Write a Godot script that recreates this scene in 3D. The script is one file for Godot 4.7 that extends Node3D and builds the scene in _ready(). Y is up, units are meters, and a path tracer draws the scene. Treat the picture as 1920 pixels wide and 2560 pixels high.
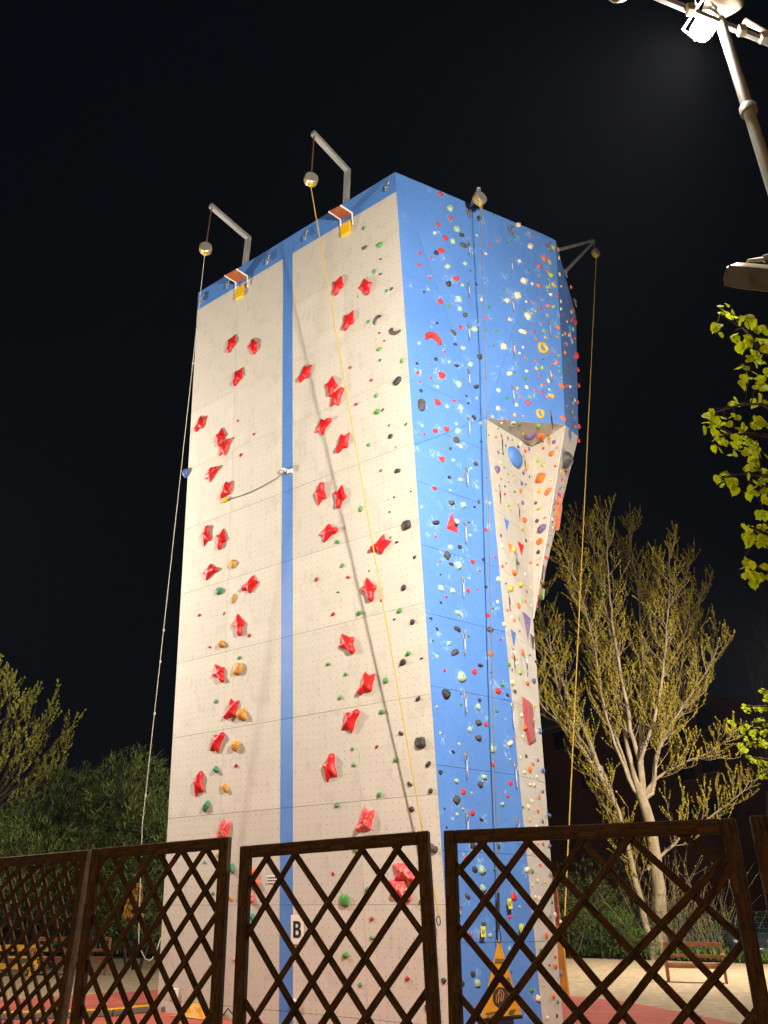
extends Node3D
# A climbing tower lit by floodlights at night, seen over a row of dark lattice fence panels.

const F_PX := 1963.1075          # focal length in pixels of the 1920 x 2560 photograph
const EYE := Vector3(0, 1.55, 0)
var cam_basis := Basis(Vector3(0.999979, 0.0057671, 0.0029578), Vector3(-0.0064814, 0.8897805, 0.4563427), Vector3(0.0, -0.4563523, 0.8897992))
# speed wall: a plane leaning 5 degrees towards the viewer
const WO := Vector3(-3.9773128, 0.1900216, -16.4119382)
const WX := Vector3(0.8018383, 0.0, 0.5975411)
const WY := Vector3(-0.0520791, 0.9961947, 0.0698848)
const WN := Vector3(-0.5952672, -0.0871557, 0.7987871)
const WALL_W := 6.2049

var M := {}
var rng := RandomNumberGenerator.new()
var taken := {}
var mesh_cache := {}

func ray(u: float, v: float) -> Vector3:
	return (cam_basis * Vector3((u - 960.0) / F_PX, -(v - 1280.0) / F_PX, -1.0)).normalized()

func hit(u: float, v: float, p0: Vector3, n: Vector3) -> Vector3:
	var d := ray(u, v)
	return EYE + d * ((p0 - EYE).dot(n) / d.dot(n))

func at_height(u: float, v: float, h: float) -> Vector3:
	var d := ray(u, v)
	return EYE + d * ((h - EYE.y) / d.y)

func at_dist(u: float, v: float, dist: float) -> Vector3:   # horizontal distance from the eye
	var d := ray(u, v)
	return EYE + d * (dist / Vector2(d.x, d.z).length())

func depth_of(p: Vector3) -> float:
	return (p - EYE).dot(-cam_basis.z)

func along(p: Vector3, d: Vector3, u: float, v: float) -> Vector3:   # the point of the line p + t d that shows nearest to a pixel
	var r := ray(u, v)
	var w := EYE - p
	var a := d.dot(d); var b := d.dot(r); var c := 1.0
	var den := a * c - b * b
	return p + d * ((w.dot(d) * c - w.dot(r) * b) / den)

# ---------------------------------------------------------------- scene helpers
func numbered(called: String) -> String:
	if not taken.has(called):
		taken[called] = 0
		return called
	taken[called] += 1
	return "%s_%03d" % [called, taken[called]]

func tag(o: Node, label: String, category: String, group := "", kind := "") -> void:
	if label: o.set_meta("label", label)
	if category: o.set_meta("category", category)
	if group: o.set_meta("group", group)
	if kind: o.set_meta("kind", kind)

func thing(called: String, at: Vector3, label: String, category: String, group := "") -> Node3D:
	var o := Node3D.new()
	o.name = numbered(called)
	add_child(o)
	o.position = at
	tag(o, label, category, group)
	return o

func part(called: String, mesh: Mesh, m: Material, parent: Node, xf := Transform3D()) -> MeshInstance3D:
	var o := MeshInstance3D.new()
	o.name = called
	o.mesh = mesh
	if m: o.material_override = m
	parent.add_child(o, true)
	o.transform = xf
	return o

func wpart(called: String, mesh: Mesh, m: Material, parent: Node3D) -> MeshInstance3D:   # mesh given in world coordinates, parent a top-level thing
	return part(called, mesh, m, parent, Transform3D(Basis(), -parent.position))

func struct(called: String, mesh: Mesh, m: Material, at := Vector3.ZERO) -> MeshInstance3D:
	var o := part(numbered(called), mesh, m, self, Transform3D(Basis(), at))
	o.set_meta("kind", "structure")
	return o

# ---------------------------------------------------------------- mesh helpers
func lin(c: Color) -> Color:
	return c

func commit(v: PackedVector3Array, n: PackedVector3Array, idx: PackedInt32Array, uv := PackedVector2Array(), col := PackedColorArray()) -> ArrayMesh:
	var a := []
	a.resize(Mesh.ARRAY_MAX)
	a[Mesh.ARRAY_VERTEX] = v
	a[Mesh.ARRAY_NORMAL] = n
	if uv.size(): a[Mesh.ARRAY_TEX_UV] = uv
	if col.size(): a[Mesh.ARRAY_COLOR] = col
	a[Mesh.ARRAY_INDEX] = idx
	var m := ArrayMesh.new()
	m.add_surface_from_arrays(Mesh.PRIMITIVE_TRIANGLES, a)
	return m

class Soup:
	# flat-shaded or smooth triangles collected into one mesh
	var v := PackedVector3Array()
	var n := PackedVector3Array()
	var uv := PackedVector2Array()
	var idx := PackedInt32Array()
	func tri(a: Vector3, b: Vector3, c: Vector3, out: Vector3, ua := Vector2(), ub := Vector2(), uc := Vector2()) -> void:
		var nn := (b - a).cross(c - a)
		if nn.length_squared() < 1e-16: return
		nn = nn.normalized()
		var k := v.size()
		if nn.dot(out) < 0.0: nn = -nn
		var flip := (b - a).cross(c - a).dot(nn) > 0.0
		v.append_array([a, b, c]); n.append_array([nn, nn, nn]); uv.append_array([ua, ub, uc])
		if flip: idx.append_array([k, k + 2, k + 1])
		else: idx.append_array([k, k + 1, k + 2])
	func quad(a: Vector3, b: Vector3, c: Vector3, d: Vector3, out: Vector3, u := [Vector2(), Vector2(), Vector2(), Vector2()]) -> void:
		tri(a, b, c, out, u[0], u[1], u[2]); tri(a, c, d, out, u[0], u[2], u[3])
	func box(c: Vector3, ax: Vector3, ay: Vector3, az: Vector3) -> void:   # half axes
		for s in [-1.0, 1.0]:
			quad(c + ax * s - ay - az, c + ax * s + ay - az, c + ax * s + ay + az, c + ax * s - ay + az, ax * s)
			quad(c + ay * s - ax - az, c + ay * s + ax - az, c + ay * s + ax + az, c + ay * s - ax + az, ay * s)
			quad(c + az * s - ax - ay, c + az * s + ax - ay, c + az * s + ax + ay, c + az * s - ax + ay, az * s)
	func grid(rows: Array, closed: bool, cap := false) -> void:   # rows of equal length, smooth
		var w: int = rows[0].size()
		var h := rows.size()
		var base := v.size()
		var nn := PackedVector3Array(); nn.resize(w * h)
		var tris := PackedInt32Array()
		for j in h - 1:
			for i in (w if closed else w - 1):
				var i2 := (i + 1) % w
				tris.append_array([j * w + i, j * w + i2, (j + 1) * w + i2, j * w + i, (j + 1) * w + i2, (j + 1) * w + i])
		var flat := PackedVector3Array()
		for r in rows: flat.append_array(r)
		for t in range(0, tris.size(), 3):
			var a := tris[t]; var b := tris[t + 1]; var c := tris[t + 2]
			var f := (flat[b] - flat[a]).cross(flat[c] - flat[a])
			nn[a] += f; nn[b] += f; nn[c] += f
		var s := 0.0
		for j in h:
			var cen := Vector3.ZERO
			for i in w: cen += flat[j * w + i]
			cen /= w
			for i in w: s += nn[j * w + i].dot(flat[j * w + i] - cen)
		var flip := s < 0.0
		for i in nn.size():
			nn[i] = nn[i].normalized() * (-1.0 if flip else 1.0)
			if nn[i] == Vector3.ZERO: nn[i] = Vector3.UP
		v.append_array(flat); n.append_array(nn)
		for j in h:
			for i in w: uv.append(Vector2(float(i) / w, float(j) / h))
		for t in range(0, tris.size(), 3):
			if flip: idx.append_array([base + tris[t], base + tris[t + 1], base + tris[t + 2]])
			else: idx.append_array([base + tris[t], base + tris[t + 2], base + tris[t + 1]])
		if cap:
			for e in [0, h - 1]:
				var c := Vector3.ZERO
				for p in rows[e]: c += p
				c /= w
				var o := Vector3.ZERO
				for p in rows[(1 if e == 0 else h - 2)]: o += p
				o = c - o / w
				for i in w: tri(rows[e][i], rows[e][(i + 1) % w], c, o)
	func tube(p: Array, r: Array, sides := 6, cap := true) -> void:
		var rows := []
		var last := Vector3.ZERO
		for i in p.size():
			var t: Vector3 = (p[min(i + 1, p.size() - 1)] - p[max(i - 1, 0)])
			if t.length_squared() < 1e-12: t = Vector3.UP
			t = t.normalized()
			var a := last - t * last.dot(t)
			if a.length() < 0.1:
				a = t.cross(Vector3.UP if abs(t.y) < 0.9 else Vector3.RIGHT)
			a = a.normalized(); last = a
			var b := t.cross(a)
			var row := PackedVector3Array()
			for k in sides:
				var g := TAU * k / sides
				row.append(p[i] + (a * cos(g) + b * sin(g)) * r[min(i, r.size() - 1)])
			rows.append(row)
		grid(rows, true, cap)
	func mesh() -> ArrayMesh:
		var a := []
		a.resize(Mesh.ARRAY_MAX)
		a[Mesh.ARRAY_VERTEX] = v; a[Mesh.ARRAY_NORMAL] = n; a[Mesh.ARRAY_TEX_UV] = uv; a[Mesh.ARRAY_INDEX] = idx
		var m := ArrayMesh.new()
		m.add_surface_from_arrays(Mesh.PRIMITIVE_TRIANGLES, a)
		return m

func bevel_box(sx: float, sy: float, sz: float, b := 0.006) -> ArrayMesh:   # centred, edges chamfered
	var key := "bb%.4f_%.4f_%.4f_%.4f" % [sx, sy, sz, b]
	if mesh_cache.has(key): return mesh_cache[key]
	var h := Vector3(sx, sy, sz) * 0.5
	b = min(b, min(h.x, min(h.y, h.z)) * 0.45)
	var s := Soup.new()
	var P := func(sg: Vector3, axis: int) -> Vector3:
		var q := Vector3(sg.x * (h.x - b), sg.y * (h.y - b), sg.z * (h.z - b))
		q[axis] = sg[axis] * h[axis]
		return q
	for axis in 3:
		var a1 := (axis + 1) % 3
		var a2 := (axis + 2) % 3
		for sa in [-1.0, 1.0]:
			var c := []
			for k in [[-1, -1], [1, -1], [1, 1], [-1, 1]]:
				var sg := Vector3.ZERO
				sg[axis] = sa; sg[a1] = k[0]; sg[a2] = k[1]
				c.append(P.call(sg, axis))
			var o := Vector3.ZERO; o[axis] = sa
			s.quad(c[0], c[1], c[2], c[3], o)
			for sb in [-1.0, 1.0]:   # edge between faces axis and a1, running along a2
				var e1 := Vector3.ZERO; e1[axis] = sa; e1[a1] = sb; e1[a2] = -1
				var e2 := e1; e2[a2] = 1
				var eo := Vector3.ZERO; eo[axis] = sa; eo[a1] = sb
				s.quad(P.call(e1, axis), P.call(e2, axis), P.call(e2, a1), P.call(e1, a1), eo)
	for x in [-1.0, 1.0]:
		for y in [-1.0, 1.0]:
			for z in [-1.0, 1.0]:
				var sg := Vector3(x, y, z)
				s.tri(P.call(sg, 0), P.call(sg, 1), P.call(sg, 2), sg)
	mesh_cache[key] = s.mesh()
	return mesh_cache[key]

func tube_mesh(p: Array, r: Array, sides := 6) -> ArrayMesh:
	var s := Soup.new()
	s.tube(p, r, sides)
	return s.mesh()

func frame_xf(o: Vector3, x: Vector3, y: Vector3, z: Vector3) -> Transform3D:
	return Transform3D(Basis(x, y, z), o)

func beam(called: String, a: Vector3, b: Vector3, w: float, t: float, side: Vector3, m: Material, parent: Node, bev := 0.004) -> MeshInstance3D:
	# a bevelled bar from a to b (coordinates of parent); w across along "side", t the other way
	var x := (b - a).normalized()
	var z := x.cross(side).normalized()
	var y := z.cross(x)
	return part(called, bevel_box((b - a).length(), w, t, bev), m, parent, Transform3D(Basis(x, y, z), (a + b) * 0.5))

# ---------------------------------------------------------------- textures and materials
func noise(seed_: int, freq: float, oct := 4) -> FastNoiseLite:
	var f := FastNoiseLite.new()
	f.seed = seed_; f.frequency = freq; f.fractal_octaves = oct
	f.noise_type = FastNoiseLite.TYPE_SIMPLEX_SMOOTH
	return f

func tex(img: Image) -> ImageTexture:
	img.generate_mipmaps()
	return ImageTexture.create_from_image(img)

func mottle(w: int, h: int, seed_: int, fx: float, fy: float, a: Color, b: Color, sharp := 1.0, fine := 0.25) -> Image:
	var f := noise(seed_, 1.0)
	var g := noise(seed_ + 9, 1.0, 2)
	var img := Image.create(w, h, false, Image.FORMAT_RGB8)
	for y in h:
		for x in w:
			var t := 0.5 + 0.5 * f.get_noise_2d(x * fx, y * fy) * sharp * 1.6 + fine * g.get_noise_2d(x * fx * 7.0, y * fy * 7.0)
			img.set_pixel(x, y, a.lerp(b, clamp(t, 0.0, 1.0)))
	return img

func mat(col: Color, rough := 0.7, metal := 0.0, spec := 0.5) -> StandardMaterial3D:
	var m := StandardMaterial3D.new()
	m.albedo_color = col
	m.roughness = rough
	m.metallic = metal
	m.metallic_specular = spec
	return m

func tmat(img: Image, rough := 0.8, tri_scale := 0.0) -> StandardMaterial3D:
	var m := StandardMaterial3D.new()
	m.albedo_texture = tex(img)
	m.roughness = rough
	if tri_scale > 0.0:
		m.uv1_triplanar = true
		m.uv1_scale = Vector3.ONE * tri_scale
	return m

func bumpy(m: StandardMaterial3D, seed_: int, freq: float, strength: float) -> StandardMaterial3D:
	var f := noise(seed_, freq)
	var img := f.get_seamless_image(256, 256)
	img.convert(Image.FORMAT_RGBA8)
	img.bump_map_to_normal_map(strength)
	m.normal_enabled = true
	m.normal_texture = tex(img)
	return m

# ---------------------------------------------------------------- the tower's faces
var faces := {}

func face(key: String, called: String, poly: Array, px_extra := 0.0, n_hint := Vector3.ZERO) -> Dictionary:
	var o: Vector3 = poly[0]
	var n := Vector3.ZERO
	for i in poly.size():
		var a: Vector3 = poly[i]; var b: Vector3 = poly[(i + 1) % poly.size()]
		n += a.cross(b)
	n = n.normalized()
	if n.dot(EYE - o) < 0.0 and n_hint == Vector3.ZERO: n = -n
	if n_hint != Vector3.ZERO and n.dot(n_hint) < 0.0: n = -n
	var x := Vector3.UP.cross(n)
	if x.length() < 0.3: x = Vector3(1, 0, -0.2)
	x = (x - n * x.dot(n)).normalized()
	var y := n.cross(x)
	var p2 := PackedVector2Array()
	for p in poly: p2.append(Vector2((p - o).dot(x), (p - o).dot(y)))
	var pix := PackedVector2Array()
	for p in poly: pix.append(pixel(p))
	faces[key] = {"name": called, "o": o, "x": x, "y": y, "n": n, "poly": p2, "px": pix, "holds": []}
	return faces[key]

func pixel(p: Vector3) -> Vector2:
	var q := cam_basis.inverse() * (p - EYE)
	return Vector2(960.0 + F_PX * q.x / -q.z, 1280.0 - F_PX * q.y / -q.z)

func flat_poly(f: Dictionary, poly: PackedVector2Array, lift: float, uv0 := Vector2(), uvs := Vector2.ONE, thick := 0.0) -> ArrayMesh:
	var s := Soup.new()
	var at := func(q: Vector2, h: float) -> Vector3: return f.o + f.x * q.x + f.y * q.y + f.n * h
	var tr := Geometry2D.triangulate_polygon(poly)
	for t in range(0, tr.size(), 3):
		var q := [poly[tr[t]], poly[tr[t + 1]], poly[tr[t + 2]]]
		var uvq := []
		for e in q: uvq.append(Vector2((e.x - uv0.x) / uvs.x, 1.0 - (e.y - uv0.y) / uvs.y))
		s.tri(at.call(q[0], lift), at.call(q[1], lift), at.call(q[2], lift), f.n, uvq[0], uvq[1], uvq[2])
	if thick > 0.0:
		var c := Vector2.ZERO
		for q in poly: c += q
		c /= poly.size()
		for i in poly.size():
			var a := poly[i]; var b := poly[(i + 1) % poly.size()]
			var e := (b - a).orthogonal()
			if e.dot((a + b) * 0.5 - c) < 0.0: e = -e
			s.quad(at.call(a, lift), at.call(b, lift), at.call(b, lift - thick), at.call(a, lift - thick), f.x * e.x + f.y * e.y)
	return s.mesh()

func cut_panels(f: Dictionary, wall: Node3D, us: Array, vs: Array, pick: Callable, uv_cell := false, uvo := Vector2(), uvs := Vector2.ONE) -> void:
	for i in us.size() - 1:
		for j in vs.size() - 1:
			var cell := PackedVector2Array([Vector2(us[i], vs[j]), Vector2(us[i + 1], vs[j]), Vector2(us[i + 1], vs[j + 1]), Vector2(us[i], vs[j + 1])])
			for q in Geometry2D.intersect_polygons(f.poly, cell):
				for z in Geometry2D.offset_polygon(q, -0.003, Geometry2D.JOIN_MITER):
					if z.size() < 3: continue
					var a := 0.0
					for k in z.size(): a += z[k].cross(z[(k + 1) % z.size()])
					if abs(a) < 0.004: continue
					var o := Vector2(us[i], vs[j]) if uv_cell else uvo
					var sc := Vector2(1.5, 1.5) if uv_cell else uvs
					part("panel", flat_poly(f, z, 0.0, o, sc, 0.02), pick.call(i, j), wall)

func face_at(p: Vector2) -> String:
	for k in ["speed", "roof", "side", "upper", "top", "prow", "prow_side", "corner", "recess", "edge"]:
		if Geometry2D.is_point_in_polygon(p, faces[k].px): return k
	var best := "side"; var bd := 1e9
	for k in faces:
		var pp: PackedVector2Array = faces[k].px
		for i in pp.size():
			var d := Geometry2D.get_closest_point_to_segment(p, pp[i], pp[(i + 1) % pp.size()]).distance_to(p)
			if d < bd: bd = d; best = k
	return best

# ---------------------------------------------------------------- climbing holds
func radial(fn: Callable, h: float, rings := 5, segs := 18, dish := 0.0, power := 0.5) -> Soup:
	var s := Soup.new()
	var rows := []
	for j in rings + 1:
		var q := 1.0 - float(j) / rings      # 1 at the rim
		q = sin(q * PI * 0.5)
		var row := PackedVector3Array()
		for i in segs:
			var g := TAU * i / segs
			var r: float = fn.call(g) * q
			var z := h * pow(max(0.0, 1.0 - q * q), power)
			var x := cos(g) * r; var y := sin(g) * r
			z -= dish * exp(-((x * x) + (y - 0.16) * (y - 0.16)) / 0.03)
			row.append(Vector3(x, y, z))
		rows.append(row)
	var low := PackedVector3Array()
	for p in rows[0]: low.append(Vector3(p.x, p.y, -0.01))
	rows.push_front(low)
	s.grid(rows, true)
	return s

func hold_mesh(kind: int) -> ArrayMesh:
	var key := "hold%d" % kind
	if mesh_cache.has(key): return mesh_cache[key]
	var s := Soup.new()
	var bolt := Vector3(0, 0, 0.4)
	match kind:
		0: s = radial(func(g: float) -> float: return 0.46 + 0.04 * sin(g * 3.0 + 0.5) + 0.02 * sin(g * 5.0), 0.42, 5, 18, 0.13); bolt.z = 0.38
		1: s = radial(func(g: float) -> float: return 0.5 * (1.0 - 0.42 * exp(-pow(wrapf(g - 1.5, -PI, PI), 2) / 0.25)) * (0.85 + 0.15 * cos(2.0 * g)), 0.36, 5, 20); bolt = Vector3(0, -0.08, 0.34)
		2: s = radial(func(g: float) -> float: return 0.3 + 0.24 * pow(max(0.0, cos((g + PI * 0.5) * 0.5)), 3.0) + 0.03 * sin(g * 4.0), 0.34, 5, 20); bolt.z = 0.33
		3: s = radial(func(g: float) -> float: return 0.46 * (1.0 + 0.12 * cos(g * 4.0 + 0.6)) + 0.03 * sin(g * 7.0), 0.34, 4, 14, 0.05, 0.3); bolt.z = 0.3
		4:
			var rows := []
			for i in 21:
				var g := TAU * i / 20.0
				var row := PackedVector3Array()
				var c := Vector3(cos(g) * 0.32 * (1.0 + 0.1 * cos(g * 3.0 + 1.0)), sin(g) * 0.36, 0.0)
				var d := Vector3(cos(g), sin(g), 0)
				for k in 8:
					var b := TAU * k / 8.0
					row.append(c + d * cos(b) * 0.13 + Vector3(0, 0, max(-0.02, sin(b) * 0.17)))
				rows.append(row)
			s.grid(rows, true); bolt.z = -9.0
		5: s = radial(func(g: float) -> float: return 0.5 / sqrt(pow(cos(g) / 0.55, 2) + pow(sin(g), 2)) + 0.025 * sin(g * 3.0), 0.3, 5, 18, -0.03); bolt.z = 0.3
		6:
			var p := []; var r := []
			for i in 11:
				var t := i / 10.0
				var g: float = lerp(-0.35, 2.6, t)
				p.append(Vector3(cos(g) * 0.4 - 0.1, sin(g) * 0.42 - 0.12, 0.03))
				r.append(0.07 + 0.11 * sin(PI * clamp(t * 0.9 + 0.08, 0, 1)))
			s.tube(p, r, 8); bolt.z = -9.0
		7:
			s = radial(func(g: float) -> float: return 0.44 + 0.07 * sin(g * 2.0 + 1.0) + 0.05 * cos(g * 3.0), 0.5, 3, 7, 0.0, 0.6); bolt.z = 0.46
	if bolt.z > -1.0:
		var b2 := Soup.new()
		b2.tube([bolt - Vector3(0, 0, 0.08), bolt + Vector3(0, 0, 0.015)], [0.055], 8)
		var am := s.mesh()
		var arr := b2.mesh().surface_get_arrays(0)
		am.add_surface_from_arrays(Mesh.PRIMITIVE_TRIANGLES, arr)
		mesh_cache[key] = am
	else:
		mesh_cache[key] = s.mesh()
	return mesh_cache[key]

func star_mesh() -> ArrayMesh:   # the large hold of the speed routes: a bulb, a nub and two horns
	if mesh_cache.has("star"): return mesh_cache["star"]
	var out := [[0.95, 90.0], [0.94, 80.0], [0.84, 71.0], [0.64, 61.0], [0.5, 42.0], [0.49, 20.0], [0.58, 0.0], [0.82, -20.0], [1.0, -29.0], [0.76, -42.0], [0.64, -58.0], [0.8, -76.0], [1.06, -88.0],
		[0.78, -104.0], [0.6, -122.0], [0.54, -146.0], [0.62, -165.0], [0.74, -177.0], [0.72, -187.0], [0.58, -203.0], [0.49, -222.0], [0.55, -238.0], [0.76, -250.0], [0.92, -260.0]]
	var fn := func(g: float) -> float:
		var d := fposmod(rad_to_deg(g) - 90.0, 360.0) - 360.0 + 90.0   # (-270, 90]
		for i in out.size():
			var a = out[i]; var b = out[(i + 1) % out.size()]
			var d0: float = a[1]; var d1: float = b[1] if i + 1 < out.size() else -270.0
			if d <= d0 and d >= d1: return lerp(float(a[0]), float(b[0]), smoothstep(0.0, 1.0, (d0 - d) / (d0 - d1)))
		return 0.95
	var s := radial(fn, 0.36, 7, 60, 0.0, 0.62)
	for i in s.v.size():   # the bulb stands proud, horns run out thin
		var p := s.v[i]
		p.z *= 1.0 - 0.35 * clamp(-p.y - 0.2, 0.0, 1.0)
		p.z += 0.16 * exp(-(p.x * p.x + (p.y - 0.74) * (p.y - 0.74)) / 0.05) * (1.0 if p.z > 0.02 else 0.0)
		p.x *= 0.92
		s.v[i] = p
	var am := s.mesh()
	var st := SurfaceTool.new()
	st.create_from(am, 0)
	st.deindex()
	st.generate_normals()
	st.index()
	am = st.commit()
	var b2 := Soup.new()
	b2.tube([Vector3(-0.02, 0.1, 0.26), Vector3(-0.02, 0.1, 0.372)], [0.05], 8)
	am.add_surface_from_arrays(Mesh.PRIMITIVE_TRIANGLES, b2.mesh().surface_get_arrays(0))
	mesh_cache["star"] = am
	return am

func volume_mesh(kind: int) -> ArrayMesh:   # big plywood volumes: 0 long pyramid, 1 ball, 2 slab with cut corners
	var key := "vol%d" % kind
	if mesh_cache.has(key): return mesh_cache[key]
	var s := Soup.new()
	if kind == 1:
		s = radial(func(_g: float) -> float: return 0.5, 0.5, 8, 24)
	else:
		var base := [Vector3(-0.36, 0.42, 0), Vector3(0.4, 0.3, 0), Vector3(0.02, -0.55, 0)]
		if kind == 2: base = [Vector3(-0.5, 0.5, 0), Vector3(0.36, 0.46, 0), Vector3(0.5, 0.36, 0), Vector3(0.5, -0.4, 0), Vector3(-0.1, -0.5, 0), Vector3(-0.42, -0.2, 0)]
		if kind == 3: base = [Vector3(0.0, 0.5, 0), Vector3(0.42, -0.5, 0), Vector3(-0.42, -0.46, 0)]
		var apex := Vector3(0.04, 0.2, 0.24) if kind == 0 else Vector3(0, 0, 0.12)
		if kind == 3: apex = Vector3(0, -0.2, 0.16)
		if kind == 2:
			var top := []
			for b in base: top.append(b * 0.86 + Vector3(0, 0, 0.12))
			for i in base.size():
				var k: int = (i + 1) % base.size()
				s.quad(base[i], base[k], top[k], top[i], base[i] + base[k])
				s.tri(top[i], top[k], Vector3(0, 0, 0.12), Vector3(0, 0, 1))
		else:
			for i in base.size(): s.tri(base[i], base[(i + 1) % base.size()], apex, (base[i] + base[(i + 1) % base.size()]) * 0.5 + Vector3(0, 0, 0.2))
	mesh_cache[key] = s.mesh()
	return mesh_cache[key]

func put(fkey: String, u: float, v: float, size_px: float, called: String, mesh: Mesh, m: Material, turn := 0.0, stretch := Vector3.ONE, lift := 0.0) -> MeshInstance3D:
	var f: Dictionary = faces[fkey]
	var p := hit(u, v, f.o, f.n)
	var s := size_px * depth_of(p) / F_PX
	var b := Basis(f.x, f.y, f.n) * Basis(Vector3(0, 0, 1), turn)
	var o := part(called, mesh, m, f.node, Transform3D(b * Basis.from_scale(stretch * s), p + f.n * lift))
	if mesh.get_surface_count() > 1:
		o.material_override = null
		o.set_surface_override_material(0, m)
		o.set_surface_override_material(1, M.bolt)
	f.holds.append([Vector2((p - f.o).dot(f.x), (p - f.o).dot(f.y)), s])
	return o

func holds(x0: float, y0: float, k: float, color: String, d: Array, fkey := "", called := "hold", def := 38.0) -> void:
	# d: x, y, size triplets in a crop of the photograph whose corner is (x0, y0) and whose scale is k
	for i in range(0, d.size(), 3):
		var u: float = x0 + d[i] * k
		var v: float = y0 + d[i + 1] * k
		var sz: float = (d[i + 2] if d[i + 2] > 0 else def) * k
		var fk := fkey if fkey else face_at(Vector2(u, v))
		var kinds := [0, 3, 1, 2, 7, 5, 0, 3]
		if color in ["dark", "dark2"]: kinds = [0, 2, 1, 7, 0, 3, 1]
		elif color in ["mint", "white", "cream"]: kinds = [0, 3, 0, 2, 3, 1]
		elif color == "red" and sz > 8: kinds = [0, 0, 3, 0]
		var kd: int = kinds[rng.randi() % kinds.size()]
		var st := Vector3(rng.randf_range(0.85, 1.25), rng.randf_range(0.85, 1.1), rng.randf_range(0.75, 1.15))
		put(fk, u, v, sz, called, hold_mesh(kd), M["h_" + color], rng.randf_range(-0.7, 0.7) + (PI if rng.randf() < 0.3 else 0.0), st)

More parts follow.
